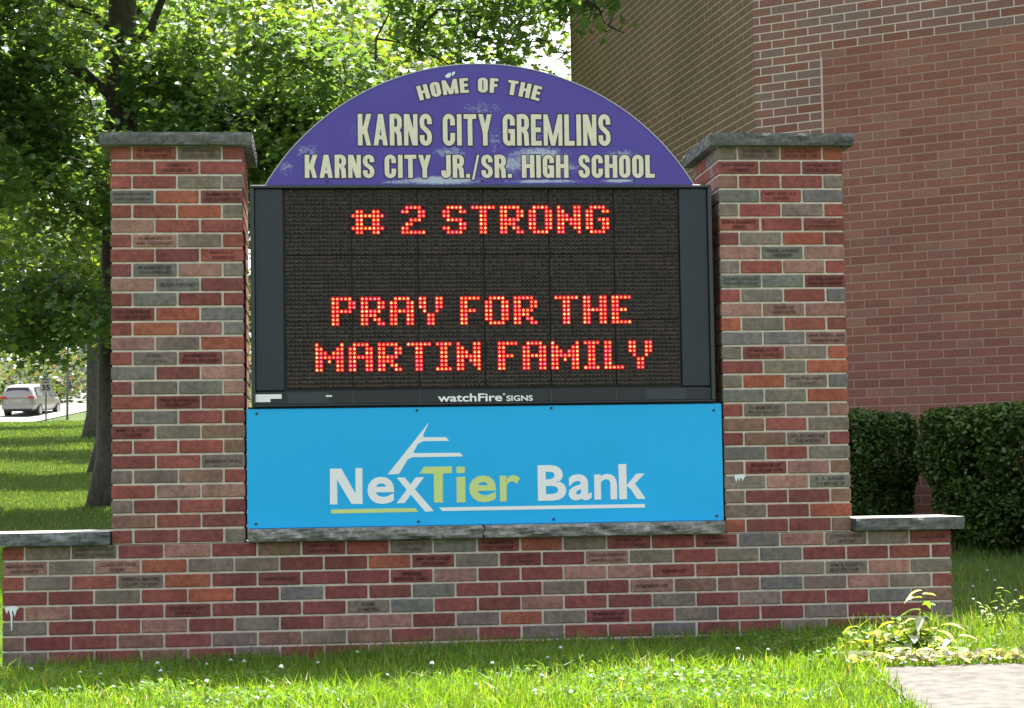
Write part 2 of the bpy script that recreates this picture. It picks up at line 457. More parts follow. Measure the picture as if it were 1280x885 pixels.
MT = dict(
    brick=brick_unit_mat(),
    mortar=simple('pale_mortar', (.60, .525, .44), .95, noise=.2, nscale=30, bump=.4, bscale=200),
    school=building_brick_mat(),
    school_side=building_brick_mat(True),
    stone=stone_mat('rough_grey_stone', (.06, .06, .056), (.17, .17, .155)),
    sawn=simple('sawn_stone_top', (.36, .36, .34), .9, noise=.2, nscale=25),
    ledge=stone_mat('rock_faced_stone', (.07, .07, .066), (.36, .345, .315), 14),
    coping=stone_mat('dark_coping_stone', (.055, .06, .06), (.20, .21, .205), 11),
    purple=worn_purple(),
    cream=simple('cream_vinyl', (.74, .66, .50), .5, noise=.08, nscale=25),
    outline=simple('dark_outline', (.035, .02, .07), .6),
    trim=simple('pale_edge_trim', (.45, .44, .50), .4),
    cab=simple('blue_grey_cabinet_paint', (.011, .017, .026), .42, noise=.12, nscale=6),
    cabdk=simple('black_cabinet_paint', (.011, .013, .016), .45, noise=.2, nscale=12),
    cabed=simple('grey_cabinet_edge', (.026, .032, .039), .4),
    black=simple('black_void_paint', (.006, .006, .007), .7),
    ledbase=simple('led_face_black', (.013, .010, .009), .7),
    louver=simple('led_louver_grey', (.125, .085, .062), .6, noise=.3, nscale=40),
    blue=simple('cyan_blue_panel', (.003, .42, .82), .38, noise=.05, nscale=2.2, spec=.4),
    white=simple('white_vinyl', (.86, .84, .83), .5),
    lime=simple('lime_vinyl', (.60, .71, .24), .5),
    bolt=simple('dark_bolt', (.02, .03, .06), .4),
    bark=simple('tree_bark', (.062, .05, .04), .95, noise=.5, nscale=14, bump=1, bscale=24),
    greybark=simple('grey_bark', (.095, .085, .07), .95, noise=.5, nscale=10, bump=1, bscale=20),
    splash=simple('white_dripped_paint', (.78, .80, .80), .6),
    leaf=leafy('maple_leaf', .46, gloss=.06),
    grass=leafy('grass_blade', .45, .45, (1.15, 1.12, .35), .02),
    hedge=leafy('hedge_leaf', .2, .5, (1, 1.05, .4), .025),
    concrete=simple('old_concrete', (.092, .084, .073), .95, noise=.5, nscale=16, bump=.5, bscale=120),
    asphalt=simple('sunlit_road', (.20, .19, .175), .95, noise=.15, nscale=4),
    ground=ground_mat(),
    engrave=simple('engraved_dark', (.055, .04, .038), .9),
    carpaint=simple('silver_car_paint', (.27, .255, .24), .3, .35, coat=.4),
    carglass=simple('dark_car_glass', (.02, .025, .03), .08),
    tyre=simple('tyre_rubber', (.02, .02, .02), .8),
    rim=simple('alloy_rim', (.4, .4, .4), .35, .8),
    redlamp=simple('red_tail_lamp', (.35, .02, .02), .25),
    plate=simple('number_plate', (.33, .31, .27), .5),
    sgreen=simple('sign_post_steel', (.11, .12, .11), .6, .3),
    roof=simple('flat_roof_gravel', (.2, .19, .18), .95, noise=.2, nscale=40),
    caulk=simple('pale_joint_sealant', (.50, .38, .32), .8, noise=.1, nscale=12),
)


def led_mat():
    m = bpy.data.materials.new('lit_led'); m.use_nodes = True
    nt = m.node_tree; nt.nodes.clear()
    at = N(nt, 'ShaderNodeAttribute', attribute_name='bcol')
    e = N(nt, 'ShaderNodeEmission'); e.inputs[1].default_value = 0.36
    nt.links.new(at.outputs['Color'], e.inputs[0])
    o = N(nt, 'ShaderNodeOutputMaterial'); nt.links.new(e.outputs[0], o.inputs[0])
    return m


MT['led'] = led_mat()


# ------------------------------------------------------------------ terrain
def zt(X, Y):
    X = np.asarray(X, dtype=float); Y = np.asarray(Y, dtype=float)
    z = -.02 + .023 * np.clip(X, -4, 6)
    z = z + .041 * np.maximum(Y - .3, 0)
    z = z + .055 * np.clip(Y - 97, 0, 16)
    z = z + .10 * np.clip(Y - 120, 0, 300)
    z = z + .03 * np.clip(X - 4.0, 0, 3) * np.clip(Y / 3, 0, 1)
    return z


def zt1(x, y): return float(zt(x, y))


xs = np.concatenate([[-500, -250, -120, -80, -60], np.arange(-45, -12, 3), np.arange(-12, 14, .5), np.arange(14, 60, 4), [80, 150, 300, 500]])
ys = np.concatenate([[-60, -30, -20], np.arange(-12, 8, .5), np.arange(8, 60, 2), np.arange(60, 95, 5), np.arange(95, 130, 1), [140, 160, 200, 300, 500, 900]])
gx, gy = np.meshgrid(xs, ys)
gz = zt(gx, gy)
gv = np.stack([gx, gy, gz], -1).reshape(-1, 3)
nx, ny = len(xs), len(ys)
gf = [(j * nx + i, j * nx + i + 1, (j + 1) * nx + i + 1, (j + 1) * nx + i) for j in range(ny - 1) for i in range(nx - 1)]
me = bpy.data.meshes.new('ground'); me.from_pydata(gv.tolist(), [], gf); me.materials.append(MT['ground'])
me.polygons.foreach_set('use_smooth', np.ones(len(me.polygons), dtype=bool))
ground = bpy.data.objects.new('ground', me); COL.objects.link(ground); tag(ground, kind='structure')

# far road running up and away past the lawn
rd = Vector((math.sin(math.radians(10.7)), math.cos(math.radians(10.7)), 0)); rn = Vector((rd.y, -rd.x, 0))
mb = MB(); rows = []
for i in range(0, 61):
    t = -22 + i * 1.4
    c = Vector((-16.9, 101, 0)) + rd * t
    rows.append([c + rn * s for s in (-3.4, -1.2, 1.2, 3.4)])
vv = [(p.x, p.y, zt1(p.x, p.y) + .045) for r in rows for p in r]
mb.add(vv, [(i * 4 + k, i * 4 + k + 1, (i + 1) * 4 + k + 1, (i + 1) * 4 + k) for i in range(60) for k in range(3)])
tag(mb.build('road', MT['asphalt']), kind='structure')

# concrete path in the near right corner
mb = MB()
pp = [(3.06, -1.62), (2.87, -2.76), (2.51, -5.0), (5.2, -5.4), (5.4, -2.13)]
rim = []
for a, b in zip(pp, pp[1:] + pp[:1]):
    for k in range(8):
        t = k / 8
        rim.append((a[0] + (b[0] - a[0]) * t + random.uniform(-.012, .012), a[1] + (b[1] - a[1]) * t + random.uniform(-.012, .012)))
top = [(x, y, zt1(x, y) + .022) for x, y in rim]; bot = [(x, y, zt1(x, y) - .08) for x, y in rim]
n = len(rim)
mb.add(top + bot, [tuple(range(n))[::-1]] + [(i, (i + 1) % n, n + (i + 1) % n, n + i) for i in range(n)])
tag(mb.build('path', MT['concrete']), kind='structure')


# ------------------------------------------------------------------ brick sign wall
BC = {'r': (.275, .082, .066), 'd': (.205, .064, .055), 'o': (.335, .10, .062), 'g': (.178, .160, .142), 'n': (.205, .155, .127), 'p': (.315, .162, .132), 'b': (.225, .125, .090)}
MO = .0095


def bcol(code):
    c = BC[code.lower()]
    k = random.uniform(.90, 1.10)
    return tuple(min(.9, max(.01, q * k * random.uniform(.95, 1.05))) for q in c)


def rbrick(mb, x0, x1, y0, y1, z0, z1, code):
    j = random.uniform(-.0013, .0013)
    a, b_ = random.uniform(-.001, .001), random.uniform(-.001, .001)
    mb.bev(x0 + a, x1 + b_, y0 + j, y1, z0 + random.uniform(-.0006, .0006), z1 + random.uniform(-.0006, .0006), .0035, 0, bcol(code))


PW = .6047
XR = 2.8351
BU = (PW + MO) / 3
left_rows = ["rRNr", "rRr", "rrnn", "GoD", "rron", "prr", "rPnr", "rdR", "dGpn", "pGd", "dgdd", "Dog", "dopg", "pno", "rNDp", "gdp", "dngp",
             "rDd", "rgrd", "Dnb", "drrb", "drN", "nnbr", "rpp", "ndrd", "brd", "rddn"]
right_rows = ["nNRo", "DrD", "brrn", "gRg", "nrnr", "RrD", "dnod", "pGp", "nrpr", "GgD", "rnrg", "pPp", "onrd", "ggP", "nDno", "dno", "noNg",
              "gno", "rNnp", "brn", "dbNd", "grn", "bDpb", "npG", "nddb", "ndo", "oddb"]
# best readings of the two engraved lines, row -> {brick index: text}
left_txt = {1: {1: "IN MEMORY OF\nELLA CAMPBELL", 2: "BETTY PARKER\nCLASS OF 1952"}, 2: {1: "CLASS OF\nNINETEEN 86"}, 4: {0: "KELSEY JOHNSON\nJESSICA JOHNSON", 2: "IN MEMORY OF\nEARL E. HOUSTON"},
            7: {1: "IN MEMORY OF\nIRMA WOODWARD"}, 8: {2: "MARK & JO\nANDERSON"}, 9: {1: "IN MEMORY OF\nJOHN STEWART"}, 10: {1: "CLASS OF 1967"}, 12: {0: "KELLY GUERNER\nCLASS OF 2003"},
            15: {1: "ROBERT\nO'CONNELL", 2: "IN MEMORY OF\nDAVID BRADISH"}, 18: {1: "PHILIP R. BARRON\nPRESIDENT"}, 20: {0: "MARY E. KING\nTEACHER"}, 22: {2: "IN HONOR OF ALL"}}
right_txt = {1: {1: "THE HILLIARD FAMILY\nCLASS OF 1978", 2: "DALE F. SMITH\nCLASS OF 1969"}, 2: {0: "RON & JANICE\nANDERSON", 2: "IN MEMORY OF\nHELEN MILLER"}, 4: {1: "MIKE AND SUE\nCARSON"}, 6: {0: "STEVE BARRETT\nCOACH", 2: "DORIS MAE\nJOHN ROBBINS"},
             8: {1: "FRANK & GAYLE\nANDREWS"}, 10: {0: "THOMAS HOCH SR\nTHOMAS HOCH JR", 2: "LAUREL & KAREN\nSTEPHEN WAGNER"}, 12: {1: "CLASS OF\nGRADUATES"}, 14: {2: "SAM, GRETA, BEN\nTHOMAS FAMILY"}, 15: {1: "IN MEMORY OF\nDANIEL STEWART"}, 17: {2: "NANCY & LINDA\nO'DONNELL"},
             19: {1: "IN MEMORY OF\nEDITH BARTLEY"}, 21: {2: "DR. ED. MOORE\nTHE MOORES"}, 23: {1: "IN HONOR OF\nCLASS OF 1985"}, 24: {2: "E. A. BAKER\nWE MOUNT UP"}}

root = empty('brick_sign_wall', (1.7, 0, 0))
tag(root, 'red and grey memorial brick wall with two tall pillars and stone caps', 'brick wall')


def engrave(mbt, txt, x0, x1, z0, z1, code):
    tint = tuple(q * .5 + .004 for q in BC[code.lower()])
    lines = txt.split('\n')
    h = (z1 - z0)
    lh = h * .27
    for i, t in enumerate(lines):
        zz = z0 + h * (.56 if i == 0 else .16) if len(lines) == 2 else z0 + h * .36
        wd = min(x1 - x0 - .03, .0125 * len(t))
        add_text(mbt, t, .025, (x0 + x1) / 2 - wd / 2, -.0012, zz, offset=.0006, ext=.0012, fit=wd, fith=lh, col=tint)


def course(k):        # z range of course k (1 = top)
    zt_ = Z0 - (k - 1) * CR - MO / 2
    return zt_ - CR + MO, zt_


def pillar(x0, rows, txts, name):
    mb = MB()
    T = MB()
    mb.box(x0 + .006, x0 + PW - .006, .006, PW - .006, 8 * CR, Z0 - .002, 1, (1, 1, 1))
    for k, r in enumerate(rows, 1):
        z0, z1 = course(k)
        half = len(r) == 4
        ed = [0, BU / 2, BU * 1.5, BU * 2.5, 3 * BU] if half else [0, BU, 2 * BU, 3 * BU]
        for i, ch in enumerate(r):
            a, b_ = x0 + ed[i], x0 + ed[i + 1] - MO
            rbrick(mb, a, b_, 0, .095, z0, z1, ch)
            rbrick(mb, a, b_, PW - .095, PW, z0, z1, random.choice('rdognpbrd'))
            t = txts.get(k, {}).get(i)
            if t: engrave(T, t, a, b_, z0, z1, ch)
        # side faces: between front and back bricks
        eds = [.1045, .1045 + BU - MO, PW - .1045] if half else [.1045, .1045 + BU / 2 - MO, PW - .1045]
        for i in range(2):
            a = eds[0] if i == 0 else eds[1] + MO
            b_ = eds[1] if i == 0 else eds[2]
            for s in (0, 1):
                xx0, xx1 = (x0, x0 + .095) if s == 0 else (x0 + PW - .095, x0 + PW)
                mb.bev(xx0, xx1, a, b_, z0, z1, .0035, 0, bcol(random.choice('rrdopnrp')))
    p = mb.build('pillar', [MT['brick'], MT['mortar']], root, attr=True)
    p['label'] = name
    t = T.build('engraved_lettering', MT['brick'], p, attr=True)
    return p


def rough_stone(x0, x1, y0, y1, z0, z1, name, mat, parent, amp=.012, res=.016, seed=0):
    """quarried stone: sawn top and bottom, rock-faced sides"""
    r = np.random.default_rng(seed)
    nx = max(2, int((x1 - x0) / res)); ny = max(2, int((y1 - y0) / res)); nz = max(3, int((z1 - z0) / .012))
    ph = r.uniform(0, 6.28, 24); fr = r.uniform(8, 70, 24); am = r.uniform(.3, 1, 24)

    def dsp(t, z):
        o = 0
        for i in range(24):
            o += am[i] * math.sin(fr[i] * t + ph[i] + (z * (40 + 3 * i))) / (1 + fr[i] / 40)
        return amp * o / 4.5
    v = []; f = []
    idx = {}

    def vert(i, j, k):
        key = (i, j, k)
        if key in idx: return idx[key]
        x = x0 + (x1 - x0) * i / nx; y = y0 + (y1 - y0) * j / ny; z = z0 + (z1 - z0) * k / nz
        if 0 < k < nz:
            if j == 0: y += dsp(x, z) - amp * .2
            if j == ny: y -= dsp(x + 5, z)
            if i == 0: x += dsp(y + 9, z) * .7
            if i == nx: x -= dsp(y + 13, z) * .7
        else:
            if j == 0: y += abs(dsp(x, z)) * .5
            if i == 0: x += abs(dsp(y, z)) * .5
            if i == nx: x -= abs(dsp(y, z)) * .5
        idx[key] = len(v); v.append((x, y, z)); return idx[key]
    for i in range(nx):
        for k in range(nz):
            f.append((vert(i, 0, k), vert(i + 1, 0, k), vert(i + 1, 0, k + 1), vert(i, 0, k + 1)))
            f.append((vert(i + 1, ny, k), vert(i, ny, k), vert(i, ny, k + 1), vert(i + 1, ny, k + 1)))
    for j in range(ny):
        for k in range(nz):
            f.append((vert(0, j + 1, k), vert(0, j, k), vert(0, j, k + 1), vert(0, j + 1, k + 1)))
            f.append((vert(nx, j, k), vert(nx, j + 1, k), vert(nx, j + 1, k + 1), vert(nx, j, k + 1)))
    for i in range(nx):
        for j in range(ny):
            f.append((vert(i, j, nz), vert(i + 1, j, nz), vert(i + 1, j + 1, nz), vert(i, j + 1, nz)))
            f.append((vert(i, j + 1, 0), vert(i + 1, j + 1, 0), vert(i + 1, j, 0), vert(i, j, 0)))
    ntop = nx * ny * 2
    mb = MB(); mb.add(v, f[:-ntop]); o0 = len(mb.v)
    for i, q in enumerate(f[-ntop:]): mb.f.append(q); mb.m.append(1 if i % 2 == 0 else 0); mb.c.append((1, 1, 1))
    return mb.build(name, [mat, MT['sawn']], parent)


pl = pillar(0.0, left_rows, left_txt, 'left pillar of red, grey and orange engraved bricks')
pr = pillar(XR, right_rows, right_txt, 'right pillar of red, grey and pinkish engraved bricks')
OV = .045
for i, (x0, p) in enumerate(((0, pl), (XR, pr))):
    rough_stone(x0 - OV, x0 + PW + OV, -OV, PW + OV, Z0 - .001, Z0 + .0565, 'cap_stone', MT['stone'], p, .010, .016, 3 + i)

# low wall under the signs with both wings
J30 = [-0.388, -0.182, 0.0262, 0.2345, 0.4485, 0.6563, 0.8573, 1.0615, 1.2618, 1.4615, 1.6661, 1.8669, 2.0662, 2.271, 2.4819, 2.6881, 2.8933, 3.0937, 3.3073, 3.5141, 3.7175]
XL, XE = -.4845, 3.920
even_e = [XL - MO / 2] + J30 + [XE + MO / 2]
odd_e = [XL - MO / 2] + [(a + b) / 2 for a, b in zip([-.592] + J30, J30 + [3.922])][1:] + [XE + MO / 2]
base_rows = {28: "rnNdpdbDrNgDrnDdDgpNnD", 29: "PnPonnddodNdDpNrngdd" + "rd", 30: "rnrNodDdddpddpprrdnNpn"[:22], 31: "ddnrodgddgddndPbbgnpnr", 32: "dpDdDdddNgrdpddndnddgb",
             33: "ndrpdndppDnonDrnddnddn", 34: "bddbdnbnbdbdnddgddnddn", 35: "nddbdnddbndddgddnbddnd", 36: "dndbdddnbnddddndbddndd"}
base_rows[30] = "rnrNodDdddpddppRrdnNpn"
base_txt = {28: {2: "JANET C. PRICE\nFAMILY & FRIENDS", 7: "KATHRYN MAY\nSHIRA TURNER", 9: "IN HONOR OF\nTEACHERS", 11: "IN MEMORY OF\nBERT WALKER", 14: "ROBERT AND\nLOIS F. DAVIS", 16: "JOHN H.\nMC DOWELL", 19: "GARY & CAROL\nDUNCAN", 21: "LISA M. BAKER"},
            29: {0: "MARCUS STEVENS\nAND FAMILY", 2: "CLASS OF 1988\nDAVID", 9: "AMY AND LARRY\nPRITCHARD", 11: "CLASS OF\n1974 GRADS", 13: "DEBORAH HARDING\nAMANDA & DEREK"},
            30: {3: "BRENT A. MARTIN\nCLASS OF 1998", 6: "GEORGE GILBERT", 9: "CHARLES\nBROWN SR. FAMILY", 15: "KAREN LEE", 19: "WM. & ALBERTA\nGLOVER FAMILY"}, 31: {14: "IN MEMORY OF"}, 32: {4: "CLASS OF 2001\nDONALD J.", 8: "ROGER\nCAMPBELL"}, 33: {13: "IN MEMORY OF\nGRACE NORRIS"}}
mb = MB(); T = MB()
DB = .31
mb.box(XL + .006, XE - .006, .006, DB - .006, -.35, 8 * CR - .003, 1)
for x0 in (0.0, XR): mb.box(x0 + .006, x0 + PW - .006, DB - .006, PW - .006, -.35, 8 * CR - .001, 1)
for k, r in base_rows.items():
    z0, z1 = course(k)
    ed = even_e if k % 2 == 0 else odd_e
    for i in range(len(ed) - 1):
        ch = r[i] if i < len(r) else 'd'
        a, b_ = ed[i] + MO / 2, ed[i + 1] - MO / 2
        rbrick(mb, a, b_, 0, .095, z0, z1, ch)
        rbrick(mb, a, b_, DB - .095, DB, z0, z1, random.choice('rdognpbrd'))
        t = base_txt.get(k, {}).get(i)
        if t: engrave(T, t, a, b_, z0, z1, ch)
    for xx0, xx1 in ((XL, XL + .095), (XE - .095, XE)):
        mb.bev(xx0, xx1, .1045, DB - .1045, z0, z1, .0035, 0, bcol(random.choice('rrdpn')))
    for x0 in (0.0, XR):
        for s in (0, 1):
            for (y0, y1) in ((DB + .005, DB + .14), (DB + .15, PW)):
                xx0, xx1 = (x0, x0 + .095) if s == 0 else (x0 + PW - .095, x0 + PW)
                mb.bev(xx0, xx1, y0, y1, z0, z1, .0035, 0, bcol(random.choice('rrdpn')))
base = mb.build('base_wall', [MT['brick'], MT['mortar']], root, attr=True)
T.build('engraved_lettering', MT['brick'], base, attr=True)
rough_stone(-.62, -.004, -.055, DB + .03, 8 * CR + .002, 8 * CR + .060, 'coping', MT['coping'], base, .012, .016, 21)['label'] = 'dark left coping slab on the low wing wall'
rough_stone(XR + PW + .004, 3.972, -.05, DB + .03, 8 * CR + .002, 8 * CR + .060, 'coping', MT['stone'], base, .010, .016, 22)['label'] = 'paler right coping slab on the low wing wall'
rough_stone(.617, 1.690, -.055, .28, 8 * CR + .002, .600, 'ledge_stone', MT['ledge'], base, .020, .014, 31)
rough_stone(1.696, 2.822, -.055, .28, 8 * CR + .002, .600, 'ledge_stone', MT['ledge'], base, .020, .014, 32)

# white dried drips on the brick
mb = MB()
def drip(mb, cx, cz, w_, h_, legs, y=-.0015):
    r = random.Random(int(cx * 1000) + 5)
    pts = []
    for k in range(9):
        a = math.pi * k / 8
        pts.append((cx + w_ / 2 * math.cos(a), cz + h_ * .25 * math.sin(a) * r.uniform(.6, 1.1)))
    n = legs * 2 + 1
    for k in range(1, n):
        xx = cx - w_ / 2 + w_ * k / n
        pts.append((xx, cz - (h_ * r.uniform(.5, 1) if k % 2 else h_ * r.uniform(.1, .25))))
    mb.prism(pts, y - .0015, y + .006)
drip(mb, -.444, .264, .062, .04, 3)
mb.prism([(-.449, .24), (-.440, .24), (-.4425, .165), (-.4465, .165)], -.0031, .004)
mb.build('white_splash', MT['splash'], base)
mb = MB(); drip(mb, 2.909, .808, .054, .036, 3); mb.build('white_splash', MT['splash'], pr)

# ------------------------------------------------------------------ arched name sign
arch = empty('arch_sign', (1.7, 0, 2.19))
tag(arch, 'weathered purple half round sign with cream lettering reading HOME OF THE', 'sign')
AX0, AX1, AZB, AZT = .709, 2.715, 2.187, 2.7565
hc = (AX1 - AX0) / 2; sg = AZT - AZB
AR = (hc * hc + sg * sg) / (2 * sg); acx = (AX0 + AX1) / 2; acz = AZT - AR
a0 = math.asin(hc / AR)


def arc_pts(r, n=72, aa=a0):
    return [(acx + r * math.sin(aa - 2 * aa * k / n), acz + r * math.cos(aa - 2 * aa * k / n)) for k in range(n + 1)]


mb = MB(); mb.prism([(AX1, AZB)] + arc_pts(AR)[0:] + [(AX0, AZB)], .0, .045)
pan = mb.build('sign_panel', MT['purple'], arch)
# object coordinates of the paint are metres from the sign's base: keep the panel's own origin at the world origin
pan.data.transform(Matrix.Translation(Vector((1.7, 0, 2.19)))); pan.matrix_parent_inverse = Matrix.Translation(Vector((-1.7, 0, -2.19)))
mb = MB(); o_, i_ = arc_pts(AR + .005), arc_pts(AR + .0006)
for k in range(72):
    mb.prism([o_[k], o_[k + 1], i_[k + 1], i_[k]], -.003, .048)
mb.build('edge_trim', MT['trim'], arch)
mb = MB()
for x, z in ((.9917, 2.2035), (1.7149, 2.2057), (2.4343, 2.2052)):
    mb = MB(); mb.disc(x, 0, z, .006, .005); mb.build('bolt', MT['bolt'], arch)
mb = MB()
mb.prism([(1.545, 2.700), (1.553, 2.692), (1.568, 2.694), (1.575, 2.706), (1.573, 2.716), (1.56, 2.713)], -.002, .004)
mb.prism([(1.578, 2.703), (1.584, 2.702), (1.594, 2.716), (1.592, 2.722), (1.580, 2.718)], -.002, .004)
mb.build('white_splash', MT['splash'], arch)


# condensed bold caps built from stems, bars, slants and bowls; glyph box height 1
def glyph(ch, tv, th, e):
    """returns (list of polygons, advance width). e = outline growth"""
    W = {'I': tv, 'E': .47, 'F': .45, 'L': .45, 'T': .56, 'M': .84, 'K': .60, 'A': .62, 'Y': .60, 'J': .45, '.': tv * .85, '/': .36, ' ': .30}.get(ch, .60 if ch in 'NH' else .54)
    P = []

    def R(x0, x1, y0, y1): P.append([(x0 - e, y0 - e), (x1 + e, y0 - e), (x1 + e, y1 + e), (x0 - e, y1 + e)])

    def D(x0, y0, x1, y1, wd):      # slanted stroke with level ends, x measured at left side
        P.append([(x0 - e, y0 - e), (x0 + wd + e, y0 - e), (x1 + wd + e, y1 + e), (x1 - e, y1 + e)])

    def path(pts):
        # polyline in space squeezed so strokes get tv wide when vertical and th high when level
        s = tv / th
        q = [(x / s, y) for x, y in pts]; hw = th / 2 + e * (1 + 1 / s) / 2
        n = len(q)
        L_, R_ = [], []
        for i in range(n):
            ax, ay = q[max(i - 1, 0)]; bx, by = q[min(i + 1, n - 1)]
            dx, dy = bx - ax, by - ay; l = math.hypot(dx, dy) or 1
            nx, ny = -dy / l, dx / l
            ex = 0
            px, py = q[i]
            if i == 0: px -= dx / l * e; py -= dy / l * e
            if i == n - 1: px += dx / l * e; py += dy / l * e
            L_.append(((px + nx * hw) * s, py + ny * hw)); R_.append(((px - nx * hw) * s, py - ny * hw))
        for i in range(n - 1):
            P.append([R_[i], R_[i + 1], L_[i + 1], L_[i]])

    def arc(cx, cy, rx, ry, d0, d1, n=8):
        return [(cx + rx * math.cos(math.radians(d0 + (d1 - d0) * k / n)), cy + ry * math.sin(math.radians(d0 + (d1 - d0) * k / n))) for k in range(n + 1)]
    rx = (W - tv) / 2; ry = rx * th / tv * 1.25; cx = W / 2
    top, bot = 1 - th / 2 + .01, th / 2 - .01
    if ch == 'I': R(0, tv, 0, 1)
    elif ch == 'K': R(0, tv, 0, 1); D(tv * .75, .36, W - tv * 1.05, 1, tv * 1.05); D(W - tv * 1.08, 0, tv * .9, .62, tv * .95)
    elif ch == 'A': D(0, 0, W / 2 - tv * .52, 1, tv * .98); D(W - tv * .98, 0, W / 2 - tv * .46, 1, tv * .98); R(tv * .8, W - tv * .8, .19, .19 + th * .85)
    elif ch == 'R':
        R(0, tv, 0, 1); path([(tv * .6, top), (cx, top)] + arc(cx, top - ry, W - tv / 2 - cx, ry, 90, 0) + arc(cx, .44 + th / 2 + ry, W - tv / 2 - cx, ry, 0, -90) + [(tv * .6, .44 + th / 2)])
        path(arc(cx - .02, .47 - ry, W - tv / 2 - cx, ry, 75, 0) + [(W - tv / 2 - .01, .1), (W - tv / 2 + .015, 0)])
    elif ch == 'N': R(0, tv * .92, 0, 1); R(W - tv * .92, W, 0, 1); D(W - tv * 1.12, 0, 0, 1, tv * 1.12)
    elif ch == 'M': R(0, tv * .86, 0, 1); R(W - tv * .86, W, 0, 1); D(W / 2 - tv * .42, 0, 0, 1, tv * .9); D(W / 2 - tv * .48, 0, W - tv * .9, 1, tv * .9)
    elif ch == 'T': R(W / 2 - tv / 2, W / 2 + tv / 2, 0, 1); R(0, W, 1 - th, 1)
    elif ch == 'Y': R(W / 2 - tv / 2, W / 2 + tv / 2, 0, .46); D(W / 2 - tv * .5, .38, 0, 1, tv * 1.0); D(W / 2 - tv * .5, .38, W - tv * 1.0, 1, tv * 1.0)
    elif ch in 'EF':
        R(0, tv, 0, 1); R(tv * .5, W, 1 - th, 1); R(tv * .5, W * .92, .43, .43 + th)
        if ch == 'E': R(tv * .5, W, 0, th)
    elif ch == 'L': R(0, tv, 0, 1); R(tv * .5, W, 0, th)
    elif ch == 'H': R(0, tv, 0, 1); R(W - tv, W, 0, 1); R(tv * .5, W - tv * .5, .43, .43 + th)
    elif ch == 'O': path(arc(cx, top - ry, rx, ry, 0, 180, 12) + arc(cx, bot + ry, rx, ry, 180, 360, 12) + [(W - tv / 2, top - ry)])
    elif ch in 'CG':
        path([(W - tv / 2, .64), (W - tv / 2, top - ry)] + arc(cx, top - ry, rx, ry, 0, 180, 12) + arc(cx, bot + ry, rx, ry, 180, 360, 12) + [(W - tv / 2, .40)])
        if ch == 'G': R(cx - .02, W, .40, .40 + th * .85); R(W - tv * .55, W, 0, .42)
    elif ch == 'J': path([(W - tv / 2, 1), (W - tv / 2, bot + ry)] + arc(cx, bot + ry, rx, ry, 0, -180, 12) + [(tv / 2, .32)])
    elif ch == 'S':
        yc1, yc2 = top - ry, bot + ry
        path([(W - tv / 2, .68), (W - tv / 2, yc1)] + arc(cx, yc1, rx, ry, 0, 180, 12) + [(tv / 2, .70), (tv / 2 + .03, .60), (cx, .50), (W - tv / 2 - .03, .40), (W - tv / 2, .30)] + arc(cx, yc2, rx, ry, 0, -180, 12) + [(tv / 2, .33)])
    elif ch == '.': R(0, tv * .85, 0, th)
    elif ch == '/': D(0, -.08, W - tv * .5, 1, tv * .5)
    return P, W


def letters(txt, x0, x1, z0, h, tv, th, e, y, mat, arcd=None, gap=.095):
    """lay txt between x0 and x1 on baseline z0 (or along a circle), cap height h"""
    tot = 0; ws = []
    for ch in txt:
        _, w_ = glyph(ch, tv, th, 0); ws.append(w_); tot += w_ + gap
    tot -= gap
    sx = (x1 - x0) / tot
    cur = 0; k = 0; words = [MB()]
    for ch, w_ in zip(txt, ws):
        if ch == ' ': words.append(MB())
        mb = words[-1]
        P, _ = glyph(ch, tv, th, e)
        for poly in P:
            pts = [((cur + p[0]) * sx, p[1] * h) for p in poly]
            if arcd:
                ccx, ccz, rad = arcd
                mid = (cur + w_ / 2) * sx - (x1 - x0) / 2
                an = mid / rad
                out = []
                for px, pz in pts:
                    lx = px - (cur + w_ / 2) * sx; rr = rad + pz
                    out.append((ccx + rr * math.sin(an) + lx * math.cos(an), ccz + rr * math.cos(an) - lx * math.sin(an)))
                pts = out
            else: pts = [(x0 + p[0], z0 + p[1]) for p in pts]
            d = .00005 * (k % 9); k += 1
            mb.prism(pts, y - d, y + .0035, mat)
        cur += w_ + gap
    return words


LINES = [("KARNS CITY GREMLINS", 1.136, 2.324, 2.3718, .148, .205, .15, None),
         ("KARNS CITY JR./SR. HIGH SCHOOL", .8885, 2.5315, 2.2195, .108, .215, .17, None),
         ("HOME OF THE", 1.424, 1.991, 0, .069, .235, .185, (1.707, 2.6235 - .98, .98))]
for t, x0, x1, z0, h, tv, th, ar in LINES:
    for wo, wl in zip(letters(t, x0, x1, z0, h, tv, th, .045 if h > .1 else .06, -.0012, 0, ar), letters(t, x0, x1, z0, h, tv, th, 0, -.0026, 0, ar)):
        lo = wl.build('lettering', MT['cream'], arch)
        wo.build('letter_outline', MT['outline'], lo)

# ------------------------------------------------------------------ LED message board
led = empty('led_message_board', (1.7, 0, 1.16))
tag(led, 'dark electronic message board showing red lit words on black', 'message board')
FX0, FX1, FZ0, FZ1 = .636, 2.799, 1.160, 2.185
mb = MB()
mb.box(FX0 + .004, FX1 - .004, .03, .36, FZ0 + .004, FZ1 - .004)
mb.build('housing', MT['cabdk'], led)
mb = MB()
e_ = .018
mb.bev(FX0, FX1, -.012, .031, FZ1 - .014, FZ1, .002)
mb.bev(FX0, FX1, -.010, .031, FZ0, FZ0 + .007, .002)
mb.bev(FX0, FX0 + e_, -.012, .031, FZ0 + .0075, FZ1 - .0145, .002)
mb.bev(FX1 - e_, FX1, -.012, .031, FZ0 + .0075, FZ1 - .0145, .002)
mb.build('frame', MT['cabed'], led)
SX0, SX1, SZ0, SZ1 = .792, 2.640, 1.2395, 2.1685
